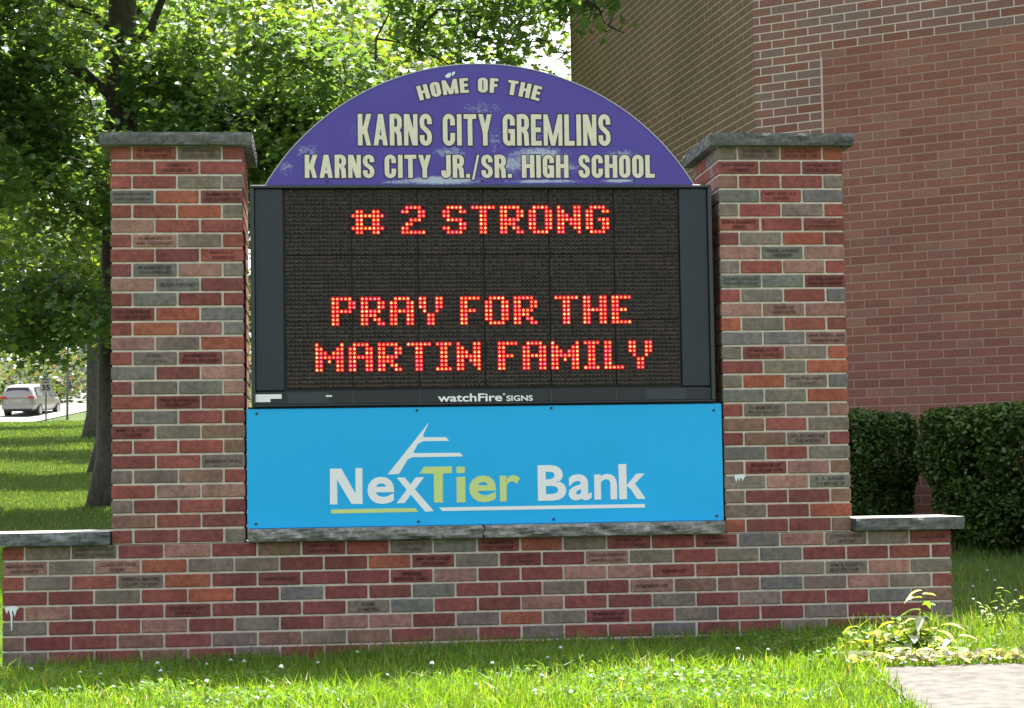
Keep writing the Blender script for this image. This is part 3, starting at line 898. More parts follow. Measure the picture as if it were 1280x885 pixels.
for a, b_ in ((FX0 + e_ + .001, SX0 - .006), (SX1 + .006, FX1 - e_ - .001)):
    mb = MB(); mb.bev(a, b_, .006, .030, SZ0 - .006, FZ1 - .015, .003); mb.build('side_panel', MT['cab'], led)
mb = MB(); mb.bev(FX0 + e_ + .001, FX1 - e_ - .001, .000, .030, FZ0 + .008, SZ0 - .012, .002)
strip = mb.build('bottom_strip', MT['cabdk'], led)
mb = MB()
for x in (1.103, 1.408, 1.715, 2.022, 2.330):
    mb = MB(); mb.box(x - .004, x + .004, -.0035, .004, FZ0 + .009, SZ0 - .013); mb.build('seam_strip', MT['cabed'], strip)
for x0, x1 in ((.80, .99), (2.47, 2.66)):
    mb = MB(); mb.box(x0, x1, -.0012, .002, FZ0 + .013, SZ0 - .016); mb.build('cover_plate', MT['cabed'], strip)
mb = MB()
mb.prism([(.652, 1.217), (.773, 1.217), (.773, 1.196), (.722, 1.196), (.722, 1.1815), (.652, 1.1815)], -.002, .002)
mb.build('white_sticker', MT['white'], strip)
mb = MB()
mb.prism([(.976, 1.2095), (1.004, 1.2095), (1.004, 1.2025), (.976, 1.2025)], -.002, .002)
mb.build('white_sticker', MT['white'], strip)
mb = MB()
add_text(mb, 'watchFire', .045, 1.492, -.0045, 1.1725, offset=.0009, ext=.0012, fit=.30, fith=.0375)
mb.build('lettering', MT['white'], strip)
mb = MB()
add_text(mb, 'SIGNS', .03, 1.812, -.0045, 1.1725, offset=.0006, ext=.0012, fit=.123, fith=.0265)
for k in range(10):
    a = 2 * math.pi * k / 10; a2 = 2 * math.pi * (k + 1) / 10
    q = lambda r, t: (1.801 + r * math.cos(t), 1.205 + r * math.sin(t))
    mb.prism([q(.0055, a), q(.0055, a2), q(.003, a2), q(.003, a)], -.0052, -.003)
mb.build('lettering', MT['white'], strip)
# LED modules 6 x 3, 16 x 16 pixels each, with little louvres
PXW = (SX1 - SX0) / 96; PXH = (SZ1 - SZ0) / 48
MW, MH = PXW * 16, PXH * 16
SY = .012
mb = MB()
mb.box(.0032, MW - .0032, SY, SY + .012, .0028, MH - .0028, 0)
for j in range(16):
    zc = (j + .5) * PXH
    # scalloped louvre above each row
    for i in range(16):
        xc = (i + .5) * PXW
        zz = (j + 1) * PXH - .0035
        hw = PXW / 2
        x_0 = max(xc - hw, .0034); x_1 = min(xc + hw, MW - .0034)
        r_ = .0012 * random.uniform(-1, 1)
        mb.add([(x_0, SY, zz), (xc, SY, zz + .0015), (x_1, SY, zz), (x_1, SY - .0055, zz - .0075), (xc, SY - .0085, zz - .0005 + r_), (x_0, SY - .0055, zz - .0075)],
               [(0, 1, 4, 5), (1, 2, 3, 4), (5, 4, 3, 2, 1, 0)], 1)
        # four small diodes: a dark raised block with a paler lens
        mb.add([(xc, SY - .0028, zc + .0036), (xc - .0042, SY - .0022, zc - .001), (xc, SY - .0026, zc - .0056), (xc + .0042, SY - .0022, zc - .001)],
               [(0, 1, 2, 3)], 1 if random.random() < .45 else 0)
modproto = None
for r in range(3):
    for c_ in range(6):
        if modproto is None:
            mb_obj = MB(); mb_obj.v = mb.v; mb_obj.f = mb.f; mb_obj.m = mb.m; mb_obj.c = mb.c
            led['localspace'] = 1
            modproto = mb_obj.build('led_module', [MT['ledbase'], MT['louver']], led); o = modproto
            del led['localspace']
        else:
            o = modproto.copy(); COL.objects.link(o); o.parent = led
        o.location = (SX0 + c_ * MW - 1.7, random.uniform(-.0006, .0006), SZ0 + r * MH - 1.16)
FONT = {
    '#': [".##..##.", "########", ".##..##.", ".##..##.", "########", ".##..##."],
    '2': [".####.", "##..##", "....##", "..###.", ".##...", "##....", "######"],
    'S': [".####.", "##..##", "##....", ".####.", "....##", "##..##", ".####."],
    'T': ["######"] + ["..##.."] * 6,
    'R': ["#####.", "##..##", "##..##", "#####.", "####..", "##.##.", "##..##"],
    'O': [".####."] + ["##..##"] * 5 + [".####."],
    'N': ["#...##", "##..##", "###.##", "######", "##.###", "##..##", "##...#"],
    'G': [".####.", "##..##", "##....", "##.###", "##..##", "##..##", ".####."],
    'P': ["#####.", "##..##", "##..##", "#####.", "##....", "##....", "##...."],
    'A': [".####.", "##..##", "##..##", "######", "##..##", "##..##", "##..##"],
    'Y': ["##..##", "##..##", "##..##", ".#..#.", "..##..", "..##..", "..##.."],
    'F': ["#####", "##...", "##...", "####.", "##...", "##...", "##..."],
    'H': ["##..##", "##..##", "##..##", "######", "##..##", "##..##", "##..##"],
    'E': ["#####", "##...", "##...", "####.", "##...", "##...", "#####"],
    'M': ["#.....#", "##...##", "###.###", "#######", "##.#.##", "##...##", "##...##"],
    'I': ["####", ".##.", ".##.", ".##.", ".##.", ".##.", "####"],
    'L': ["##..."] * 6 + ["#####"],
}
MSG = [(4, [('#', 16), ('2', 28), ('S', 38), ('T', 45), ('R', 52), ('O', 59), ('N', 66), ('G', 73)]),
       (26, [('P', 11), ('R', 18), ('A', 25), ('Y', 32), ('F', 42), ('O', 48), ('R', 55), ('T', 65), ('H', 72), ('E', 79)]),
       (37, [('M', 7), ('A', 15), ('R', 22), ('T', 29), ('I', 36), ('N', 41), ('F', 51), ('A', 57), ('M', 64), ('I', 72), ('L', 77), ('Y', 83)])]
for r0, chars in MSG:
    mb = MB(); last = None
    for ch, c0 in chars:
        if last is not None and c0 - last > 8 and mb.v:
            mb.build('lit_word', MT['led'], led, attr=True); mb = MB()
        last = c0
        g = FONT[ch]; r1 = r0 + (1 if ch == '#' else 0)
        for j, line in enumerate(g):
            for i, b_ in enumerate(line):
                if b_ != '#': continue
                xc = SX0 + (c0 + i + .5) * PXW; zc = SZ1 - (r1 + j + .5) * PXH
                # red glow of the diode cluster and its hot centre
                mb.prism([(xc - .0093, zc - .0093), (xc + .0093, zc - .0093), (xc + .0093, zc + .0093), (xc - .0093, zc + .0093)], SY - .0089 + random.uniform(-.0001, .0001), SY - .004, 0, (.40, .006, .014))
                q = random.random()
                hot = (1.5, .24, .13) if q < .36 else (1.5, .46, .14) if q < .66 else (1.5, .72, .26) if q < .86 else (1.4, .24, .30)
                r_ = .0066
                mb.prism([(xc, zc + .0068), (xc - r_, zc - .001), (xc - .0035, zc - .0056), (xc + .0035, zc - .0056), (xc + r_, zc - .001)], SY - .0104, SY - .0088, 0, hot)
    mb.build('lit_word', MT['led'], led, attr=True)

# ------------------------------------------------------------------ bank panel
bank = empty('bank_sign', (1.72, 0, .60))
tag(bank, 'bright blue bank sponsor panel with white and lime lettering', 'sign')
BX0, BX1, BZ0, BZ1 = .6125, 2.8275, .602, 1.1495
mb = MB(); mb.bev(BX0, BX1, .0, .012, BZ0, BZ1, .002); mb.build('sign_panel', MT['blue'], bank)
mb = MB(); mb.box(BX0 + .006, BX1 - .006, .0135, .27, BZ0 + .003, FZ0 - .001); mb.build('backing_box', MT['black'], bank)
mb = MB()
for x, z in [(0.6593, 1.1289), (1.3946, 1.1347), (2.0214, 1.1382), (2.7898, 1.1177), (0.652, 0.6235), (1.3956, 0.6213), (2.024, 0.6213), (2.7942, 0.6227)]:
    mb = MB(); mb.disc(x, 0, z, .0062, .004); mb.build('bolt', MT['bolt'], bank)
wm = MB(); lm = MB(); mark = MB(); ul1 = MB(); ul2 = MB(); bk_ = MB()
yy = [-.0006]
def pz(mbx, pts):
    yy[0] -= .00004; mbx.prism(pts, yy[0], .004)
pz(wm, [(0.9901, 0.7073), (0.9917, 0.8714), (1.044, 0.8706), (1.1075, 0.755), (1.1088, 0.8723), (1.1401, 0.8718), (1.1394, 0.707), (1.0887, 0.7078), (1.0235, 0.8212), (1.024, 0.7068)])
pz(mark, [(1.4504, 1.0784), (1.4219, 1.0204), (1.4245, 1.0102), (1.5284, 1.0088), (1.543, 0.9919), (1.4243, 0.9917), (1.3982, 0.981), (1.3774, 0.9425), (1.381, 0.9369), (1.5924, 0.9357), (1.6061, 0.9188), (1.3716, 0.9185), (1.3492, 0.9078), (1.3087, 0.842), (1.2562, 0.8409)])
pz(wm, [(1.2977, 0.8256), (1.3345, 0.825), (1.4673, 0.669), (1.4276, 0.6664)])
pz(wm, [(1.2963, 0.7076), (1.3861, 0.8253), (1.4247, 0.8258), (1.3331, 0.7081)])
pz(ul1, [(0.9936, 0.6841), (1.3827, 0.6839), (1.395, 0.6664), (0.9951, 0.6652)])
pz(lm, [(1.4035, 0.8428), (1.4237, 0.8734), (1.5544, 0.8729), (1.554, 0.8428), (1.5113, 0.8411), (1.5105, 0.7073), (1.4688, 0.708), (1.4696, 0.8404)])
pz(lm, [(1.5746, 0.824), (1.615, 0.8243), (1.6143, 0.7065), (1.5744, 0.7062)])
pz(lm, [(1.5752, 0.8712), (1.6138, 0.8715), (1.6134, 0.8419), (1.5748, 0.8416)])
pz(ul2, [(1.4926, 0.6845), (2.455, 0.6845), (2.4538, 0.6682), (1.5062, 0.6682)])
# the k as polygons, the round letters from the text font made bold
pz(bk_, [(2.3345, .7088), (2.3325, .8719), (2.3700, .8722), (2.3705, .7088)])
pz(bk_, [(2.3690, .7720), (2.4170, .8265), (2.4555, .8270), (2.3860, .7560)])
pz(bk_, [(2.3750, .7790), (2.4180, .7090), (2.4585, .7090), (2.4020, .7920)])
for ch, x0, x1, z0, z1, mbx in (('e', 1.1625, 1.2865, .7055, .8305, wm), ('e', 1.633, 1.7585, .7055, .8290, lm), ('r', 1.7752, 1.8705, .7075, .8290, lm), ('B', 1.9525, 2.0860, .7075, .8725, bk_), ('a', 2.0965, 2.2040, .7070, .8275, bk_), ('n', 2.2175, 2.3245, .7085, .8275, bk_)):
    add_text(mbx, ch, .2, x0, -.0009, z0, offset=.0030 if ch in 'rn' else .0048, ext=.0003, fit=x1 - x0, fith=z1 - z0)
for m_, n_, c_ in ((wm, 'lettering', 'white'), (lm, 'lettering', 'lime'), (bk_, 'lettering', 'white'), (mark, 'logo_mark', 'white'), (ul1, 'underline', 'lime'), (ul2, 'underline', 'white')):
    m_.build(n_, MT[c_], bank)

# ------------------------------------------------------------------ school building
BCx, BCy = 4.4065, 6.0259
aR, aL = math.radians(-37.42), math.radians(96.05)
HT = 9.7
sch = empty('school_building', (BCx, BCy, .3))
tag(sch, 'tall red brick school building with an obtuse corner behind the sign', 'building')
dR = Vector((math.cos(aR), math.sin(aR), 0)); dL = Vector((math.cos(aL), math.sin(aL), 0))
C0 = Vector((BCx, BCy, 0))


def wall_face(a, b, u0, usign, name, mat='school'):
    me = bpy.data.meshes.new(name)
    off = Vector((BCx, BCy, .3))
    n_in = Vector((-(b - a).normalized().y, (b - a).normalized().x, 0))
    vs = [Vector((a.x, a.y, -.3)), Vector((b.x, b.y, -.3)), Vector((b.x, b.y, HT)), Vector((a.x, a.y, HT))]
    me.from_pydata([tuple(v - off) for v in vs], [], [(0, 1, 2, 3)])
    uv = me.uv_layers.new(name='UVMap')
    l = (b - a).length
    for lp, (u, v_) in zip(range(4), ((u0, -.3), (u0 + l * usign, -.3), (u0 + l * usign, HT), (u0, HT))):
        uv.data[lp].uv = (u, v_ - VBASE)
    me.materials.append(MT[mat])
    o = bpy.data.objects.new(name, me); COL.objects.link(o); o.parent = sch
    return o


R1 = C0 + dR * 7.0; L1 = C0 + dL * 6.21
B1 = Vector((14.0, 14.5, 0)); B2 = Vector((13.5, 5.0, 0))
wall_face(C0, R1, 0, 1, 'brick_wall')
wall_face(L1, C0, -6.21 + .0, 1, 'brick_wall', 'school_side')['label'] = 'brown brick side wall with shade in its colour, running back from the corner'
wall_face(R1, B2, 0, 1, 'brick_wall'); wall_face(B2, B1, 0, 1, 'brick_wall'); wall_face(B1, L1, 0, 1, 'brick_wall')
mb = MB()
poly = [C0, R1, B2, B1, L1]
mb.add([(p.x, p.y, HT - .15) for p in poly], [tuple(range(5))]); mb.build('roof', MT['roof'], sch)
mb = MB()
nR = Vector((dR.y, -dR.x, 0))
a = C0 + dR * .560; b_ = C0 + dR * .577
mb.add([tuple(p + nR * .003 + Vector((0, 0, z))) for z in (-.2, V_LINE + VBASE - .05) for p in (a, b_)] + [tuple(p - nR * .01 + Vector((0, 0, z))) for z in (-.2, V_LINE + VBASE - .05) for p in (a, b_)],
       [(0, 1, 3, 2), (4, 6, 7, 5), (0, 2, 6, 4), (1, 5, 7, 3)])
mb.build('control_joint', MT['caulk'], sch)


# ------------------------------------------------------------------ foliage
def unit(v): return v / np.maximum(np.linalg.norm(v, axis=-1, keepdims=True), 1e-9)


MAPLE = np.array([(0, -.5), (.18, -.32), (.46, -.30), (.36, -.06), (.5, .14), (.24, .14), (.0, .5), (-.24, .14), (-.5, .14), (-.36, -.06), (-.46, -.30), (-.18, -.32)])
OVAL = np.array([(0, -.5), (.26, -.15), (.24, .2), (0, .5), (-.24, .2), (-.26, -.15)])


def leaf_polys(P, size, shape, droop=.5, flat=.6, rg=rng):
    """P (N,3) centres -> (N,k,3) polygons with random attitudes"""
    n = len(P)
    nrm = unit(np.stack([rg.normal(0, flat, n), rg.normal(0, flat, n), np.abs(rg.normal(1, .3, n))], 1))
    t = rg.normal(0, 1, (n, 3)); t[:, 2] -= droop
    t = unit(t - nrm * np.sum(t * nrm, 1, keepdims=True))
    b = np.cross(nrm, t)
    s = size * rg.uniform(.65, 1.25, (n, 1, 1))
    fold = np.abs(shape[:, 0])[None, :, None] * rg.uniform(-.1, .5, (n, 1, 1))
    return P[:, None, :] + s * (shape[None, :, 0, None] * b[:, None, :] + shape[None, :, 1, None] * t[:, None, :] + fold * nrm[:, None, :])


def leaf_cols(n, base, var=.25, yellow=.25, rg=rng):
    c = np.array(base)[None] * rg.uniform(1 - var, 1 + var, (n, 1))
    y = (rg.random(n) < yellow)[:, None] * rg.uniform(.3, 1, (n, 1))
    return np.clip(c * (1 + y * np.array([[.9, .45, .1]])), .005, .6)


def limb_path(a, b, sag=.0, n=7, jit=.12):
    a, b = Vector(a), Vector(b); out = []
    L = (b - a).length
    for i in range(n):
        t = i / (n - 1)
        p = a.lerp(b, t) + Vector((0, 0, math.sin(math.pi * t) * sag * L))
        if 0 < i < n - 1: p += Vector((random.uniform(-jit, jit), random.uniform(-jit, jit), random.uniform(-jit, jit))) * L * .25
        out.append(p)
    return out


def tree(name, label, cat, x, y, trunk_h, r0, clumps, nleaf, leaf, barkm, lcol, lean=(0, 0), yellow=.25, shape=MAPLE, limbs=10, flare=1.7, group=None, seed=1, twigs=3, leafmat='leaf', extra=None):
    rg = np.random.default_rng(seed); random.seed(seed)
    zb = zt1(x, y)
    rt = empty(name, (x, y, zb)); tag(rt, label, cat, group)
    mb = MB()
    path = []; rad = []
    for i in range(14):
        t = i / 13
        z = trunk_h * t
        path.append((x + lean[0] * t + .04 * math.sin(3 * t + seed), y + lean[1] * t, zb - .15 + z * 1.02))
        rad.append(r0 * (1 - .62 * t) * (1 + (flare - 1) * math.exp(-z / .22)))
    mb.tube(path, rad, 14)
    mb.build('trunk', MT[barkm], rt, smooth=True)
    cl = np.array([(c[0], c[1], c[2], c[3]) for c in clumps])
    mbl = MB()
    order = sorted(range(len(clumps)), key=lambda i: -clumps[i][3])
    mains = order[:limbs]
    anchors = []
    for i in mains:
        c = Vector(clumps[i][:3])
        zh = min(trunk_h * .95, max(trunk_h * .28, c.z - zb - random.uniform(.4, 1.6)))
        t = zh / trunk_h
        a = Vector((x + lean[0] * t, y + lean[1] * t, zb + zh))
        p = limb_path(a, c, .06); L = (c - a).length
        ra = max(.025, r0 * (1 - .62 * t) * .34)
        mbl.tube(p, [ra * (1 - .8 * k / 6) for k in range(7)], 7)
        anchors += p[2:]
    todo = sorted(range(len(clumps)), key=lambda i: min((q - Vector(clumps[i][:3])).length for q in anchors))
    for i in todo:
        c = Vector(clumps[i][:3])
        if i not in mains:
            a = min(anchors, key=lambda q: (q - c).length + .5 * max(0, q.z - c.z - .8))
            p = limb_path(a, c, .05, 5, .3); l_ = (c - a).length
            k_ = min(1.0, .35 + .3 * l_)
            mbl.tube(p, [.032 * k_, .026 * k_, .02 * k_, .013 * k_, .007 * k_], 5)
            anchors += p[1:]
        for _ in range(twigs):
            d = Vector(rg.normal(0, 1, 3)).normalized() * clumps[i][3] * random.uniform(.5, 1)
            mbl.tube(limb_path(c, c + d, 0, 4), [.013, .010, .007, .004], 4)
    if extra: mbl.tube(extra[0], extra[1], 8)
    mbl.build('limbs', MT[barkm], rt)
    # leaves gathered in sprays inside each clump
    vol = cl[:, 3] ** 2.4; vol = vol / vol.sum()
    nspray = max(20, nleaf // 14)
    which = rg.choice(len(cl), nspray, p=vol)
    d = unit(rg.normal(0, 1, (nspray, 3))) * (rg.random((nspray, 1)) ** .42)
    d[:, 2] *= .75
    sc = cl[which, :3] + d * cl[which, 3:4]
    P = np.repeat(sc, 14, axis=0)
    P = P + rg.normal(0, 1, P.shape) * np.array([leaf * 1.25, leaf * 1.25, leaf * .75])
    P = P[:nleaf]
    V = leaf_polys(P, leaf, shape, rg=rg)
    np_mesh('crown', V, len(shape), MT[leafmat], leaf_cols(len(P), lcol, .28, yellow, rg), rt, (x, y, zb))
    return rt


def blob(cx, cy, cz, rx, ry, rz, n, rmin, rmax, seed):
    r = np.random.default_rng(seed)
    d = unit(r.normal(0, 1, (n, 3))) * (r.random((n, 1)) ** .45)
    return [(cx + d[i, 0] * rx, cy + d[i, 1] * ry, cz + d[i, 2] * rz, r.uniform(rmin, rmax)) for i in range(n)]


# big maple right behind the left pillar
clA = blob(-2.2, 13.6, 6.6, 4.2, 3.6, 2.9, 46, .55, 1.0, 5)
clA += blob(-2.7, 12.6, 3.6, 1.9, 1.6, 1.4, 20, .4, .7, 6)        # low drooping boughs at the left
clA += blob(-1.7, 12.2, 2.75, .9, 1.0, .45, 7, .3, .5, 16)
clA += blob(.6, 13.4, 5.3, 1.9, 2.0, 1.0, 18, .4, .75, 7)         # boughs over the pillar and arch
clA += [(.15, 13.2, 4.5, .6), (.45, 13.6, 4.2, .5), (-.1, 13.6, 4.0, .5), (1.4, 13.0, 5.2, .5), (2.1, 12.8, 5.6, .45), (2.7, 12.7, 5.75, .40), (3.3, 12.6, 6.0, .38), (1.0, 13, 4.9, .5), (-.6, 13, 4.3, .5), (-.8, 13.4, 5.2, .7)]
clA += blob(1.2, 10.4, 8.6, 3.0, 2.4, 1.5, 20, .6, 1.0, 8)          # unseen clumps added to the crown to shade the school side wall
clA += [(3.12, 7.3, 4.93, .34), (3.28, 7.1, 4.78, .26), (3.42, 7.2, 4.62, .17), (2.95, 7.4, 5.1, .3), (3.36, 7.1, 4.9, .25), (3.05, 7.5, 4.78, .16)]
clA += [(2.6, 12.7, 5.3, .3), (3.1, 12.7, 5.4, .26), (3.45, 12.6, 5.7, .3), (2.9, 12.7, 6.2, .42), (3.55, 12.7, 5.25, .22), (3.75, 12.6, 5.55, .24), (3.3, 12.6, 5.2, .2), (3.6, 12.4, 6.0, .3), (1.9, 12.8, 6.2, .5), (-3.3, 13.0, 6.2, .9), (-2.6, 12.6, 5.3, .8), (-1.9, 12.3, 5.6, .6), (-1.9, 12.6, 4.6, .7), (-3.0, 12.6, 4.9, .8)]
clA += blob(2.9, 12.7, 5.95, .95, .8, .5, 13, .2, .38, 28)
long_limb = [(-1.345, 14.0, 8.2), (-.3, 12.9, 8.9), (1.0, 11.2, 9.0), (2.3, 9.2, 8.0), (2.9, 7.9, 6.4), (3.15, 7.35, 5.15)]
tree('maple_tree', 'large maple with dark trunk and drooping boughs just behind the left pillar', 'tree', -1.345, 14.0, 9.2, .27, clA, 96000, .095, 'bark', (.084, .158, .046), (.0, 0), .22, limbs=14, flare=1.55, group='trees on the lawn', seed=5, extra=(long_limb, [.12, .10, .08, .055, .03, .012]))
clB = blob(-3.4, 25.5, 8.6, 5.2, 4.5, 3.6, 44, .8, 1.4, 10) + blob(-3.6, 25, 4.6, 2.6, 2, 1.2, 12, .5, .9, 11)
tree('maple_tree', 'second maple on the lawn with straight brown trunk beside the pillar edge', 'tree', -2.60, 25.0, 9.5, .27, clB, 24000, .15, 'bark', (.09, .155, .034), (0, 0), .4, limbs=10, group='trees on the lawn', seed=12)
clC = blob(-7.5, 53, 11.5, 7, 6, 5, 44, 1.1, 2.0, 13) + blob(-9.0, 51, 6.6, 3.8, 3, 1.1, 14, .7, 1.1, 14)
tree('maple_tree', 'farthest lawn tree with pale grey trunk left of the brown one', 'tree', -6.05, 53.0, 12, .30, clC, 22000, .21, 'greybark', (.07, .12, .03), (0, 0), .4, limbs=10, group='trees on the lawn', seed=15)
clE = blob(1.0, 36.5, 8.2, 5.0, 4.0, 4.2, 44, .8, 1.4, 17) + blob(-3.6, 39.5, 9.2, 3.6, 4.0, 3.2, 22, .8, 1.4, 19)
tree('maple_tree', 'bright yellow green tree showing between the left pillar and the arch', 'tree', .9, 37, 10, .25, clE, 36000, .17, 'bark', (.085, .14, .028), (0, 0), .5, limbs=14, group='trees on the lawn', seed=18)
clF = blob(-13.5, 79, 12.6, 5.6, 7.5, 3.6, 40, 1.2, 2.1, 23)
tree('maple_tree', 'tree leaning in at the far left whose high crown shades the lawn before the road', 'tree', -17.5, 79.0, 12, .32, clF, 20000, .26, 'bark', (.065, .115, .03), (0, 0), .3, limbs=10, group='trees on the lawn', seed=25)

# woodland beyond the road: one mass
mb_n = 46000
r = np.random.default_rng(40)
wx = r.uniform(-75, 55, mb_n); wy = 117 + 45 * r.random(mb_n) ** 1.6
prof = 7 + 3.2 * np.sin(wx * .21 + 1) + 2.2 * np.sin(wx * .57 + 2.1) + 1.2 * np.sin(wx * 1.3)
wz = zt(wx, wy) + (r.random(mb_n) ** 1.25) * prof
P = np.stack([wx, wy, wz], 1)
V = leaf_polys(P, .5, OVAL, .3, 1.0, r)
C = leaf_cols(mb_n, (.042, .068, .022), .4, .12, r)
low = (wz - zt(wx, wy)) < 3.0
tan = low & (r.random(mb_n) < .35)
C[tan] = np.array([.085, .07, .045]) * r.uniform(.5, 1.3, (tan.sum(), 1))
wd = np_mesh('woodland', V, len(OVAL), MT['leaf'], C)
tag(wd, 'distant green and tan woodland on the rise beyond the road', 'woodland', kind='stuff')


# ------------------------------------------------------------------ hedges by the school wall
def hedge(label, c, dirv, lx, ly, h, n, seed):
    """clipped box of small leaves with rounded edges; c centre of the base, dirv along the wall"""
    rg = np.random.default_rng(seed); random.seed(seed)
    zb = zt1(c[0], c[1])
    rt = empty('clipped_hedge', (c[0], c[1], zb)); tag(rt, label, 'hedge', 'clipped hedges by the school wall')
    d = np.array([dirv.x, dirv.y, 0]); nn = np.array([-dirv.y, dirv.x, 0])
    # points through a shell under a superellipsoid surface
    q = rg.uniform(-1, 1, (n * 4, 3))
    rr = (np.abs(q[:, 0]) ** 8 + np.abs(q[:, 1]) ** 8 + np.abs(q[:, 2]) ** 8) ** .125
    depth = rg.random(n * 4) ** 2.2 * .34
    s = (1 - depth) / rr
    q = q * s[:, None]
    lump = 1 + .022 * np.sin(q[:, 0] * 9 + seed) * np.sin(q[:, 1] * 7 + 1) + .018 * np.sin(q[:, 2] * 8 + q[:, 0] * 13)
    q = q * lump[:, None]
    q[:, 2] = (q[:, 2] + 1) / 2
    taper = .89 + .13 * np.clip(q[:, 2] * 1.5, 0, 1)
    q[:, 0] *= taper; q[:, 1] *= taper
    hole = np.sin(q[:, 0] * 5.3 * lx + seed * 2) * np.sin(q[:, 2] * 6.1 + seed) + rg.normal(0, .25, len(q))
    keep = (hole > -.62) & (q[:, 2] > .02)
    q = q[keep][:n]
    P = np.array([c[0], c[1], zb])[None] + q[:, :1] * lx / 2 * d + q[:, 1:2] * ly / 2 * nn + np.stack([0 * q[:, 2], 0 * q[:, 2], q[:, 2] * h], 1)
    V = leaf_polys(P, .043, OVAL, -.2, .9, rg)
    np_mesh('foliage', V, len(OVAL), MT['hedge'], leaf_cols(len(P), (.050, .095, .020), .4, .3, rg), rt, (c[0], c[1], zb))
    mb = MB()
    for k in range(int(6 * lx)):
        px = c[0] + d[0] * lx * random.uniform(-.42, .42) + nn[0] * ly * random.uniform(-.3, .3)
        py = c[1] + d[1] * lx * random.uniform(-.42, .42) + nn[1] * ly * random.uniform(-.3, .3)
        e = Vector((px + random.uniform(-.3, .3), py + random.uniform(-.3, .3), zb + h * random.uniform(.6, .92)))
        mb.tube(limb_path((px, py, zb - .05), e, 0, 6, .25), [.016, .013, .011, .009, .007, .004], 5)
    mb.build('stems', MT['bark'], rt)
    return rt


hn = Vector((dR.y, -dR.x, 0))
h1 = C0 + dR * .79 + hn * 1.00
h2 = C0 + dR * 3.16 + hn * 1.20


def lbl(o): return o


hedge('small clipped hedge right beside the right pillar', (h1.x, h1.y), dR, 1.42, 1.0, .955, 42000, 3)
hedge('large wide clipped hedge at the right edge below the school wall', (h2.x, h2.y), dR, 2.50, 1.25, .935, 80000, 4)


# ------------------------------------------------------------------ grass
def blades(n, X, Y, h, wd, base, rg, bend=.45, z=None, yellow=.15):
    z = zt(X, Y) - .01 if z is None else z
    az = rg.uniform(0, 2 * np.pi, n); ln = h * rg.uniform(.45, 1.35, n); bd = rg.uniform(.05, bend, n)
    fx, fy = np.cos(az), np.sin(az)
    sa = rg.uniform(0, np.pi, n); sx, sy = np.cos(sa) * wd / 2, np.sin(sa) * wd / 2
    p0 = np.stack([X, Y, z], 1)
    p1 = p0 + np.stack([fx * ln * bd * .35, fy * ln * bd * .35, ln * .55], 1)
    p2 = p0 + np.stack([fx * ln * bd, fy * ln * bd, ln * (1 - .35 * bd)], 1)
    s = np.stack([sx, sy, 0 * sx], 1)
    # five point blade in two faces kept as one bent polygon pair
    q1 = np.stack([p0 - s, p0 + s, p1 + s * .8, p1 - s * .8], 1)
    q2 = np.stack([p1 - s * .8, p1 + s * .8, p2 + s * .12, p2 - s * .12], 1)
    V = np.concatenate([q1, q2], 0)
    c = leaf_cols(n, base, .3, yellow, rg)
    dry = rg.random(n) < .04
    c[dry] = np.array([.26, .21, .10])
    return V, np.concatenate([c, c], 0)


rg = np.random.default_rng(77)
VV, CC = [], []


def field(n, x0, x1, y0, y1, h, wd, base, keep=None, yellow=.15, bend=.45, tufts=True):
    X = rg.uniform(x0, x1, n); Y = rg.uniform(y0, y1, n)
    if tufts:
        k = np.sin(X * 9.1 + np.sin(Y * 7)) * np.sin(Y * 8.3 + np.sin(X * 5)) + rg.normal(0, .7, n)
        m = k > -.75; X, Y = X[m], Y[m]
    ins = (X > XL) & (X < XE) & (Y > -.004) & (Y < DB)
    ins |= ((X > 0) & (X < PW) & (Y > 0) & (Y < PW)) | ((X > XR) & (X < XR + PW) & (Y > 0) & (Y < PW))
    # concrete path
    edge = 3.06 + (Y + 1.62) * .167
    ins |= (X > edge + .02) & (Y < -1.64 - (X - 3.147) * .219 - .02)
    ins |= (X - BCx) * .607 + (Y - BCy) * .794 > -.05
    m = ~ins
    X, Y = X[m], Y[m]
    if keep is not None:
        m = keep(X, Y); X, Y = X[m], Y[m]
    hh = h * (1 + .35 * np.sin(X * 3.1 + 1.3 * Y) * np.sin(Y * 2.3))
    V, C = blades(len(X), X, Y, hh, wd, base, rg, bend, yellow=yellow)
    VV.append(V); CC.append(C)


GB = (.112, .205, .024)
field(150000, -1.4, 5.6, -3.8, .02, .056, .0056, GB, bend=.75)
field(11000, -1.2, 4.4, -2.6, .0, .09, .0055, GB, bend=.9, yellow=.3)             # taller wisps
field(2200, -.7, 4.2, -.30, -.004, .09, .0048, GB, bend=.5)            # untrimmed edge against the brick
field(60000, 3.4, 9, .0, 6.0, .055, .0055, (.085, .155, .032))
field(90000, -4.4, .4, .1, 9.0, .055, .006, GB)


def far_field(n, d0, d1, h0):
    """the strip of lawn seen left of the pillar: blades thin out and widen with distance"""
    dist = rg.uniform(d0, d1, n); u = rg.uniform(-.175, -.085, n)
    X = .95 + u * dist; Y = dist - 9.04
    hh = h0 * (1 + .3 * np.sin(X * 2.1 + Y * .7) * np.sin(Y * 1.3)) * (dist / 20) ** .35
    V, C = blades(n, X, Y, hh, .0045 * dist / 11, (.068, .118, .036), rg, .5, yellow=.08)
    VV.append(V); CC.append(C)


far_field(80000, 16, 40, .055)
far_field(50000, 40, 104, .07)
field(2600, 3.0, 4.6, -1.45, -.1, .10, .006, (.095, .155, .03), yellow=.4, bend=.7)
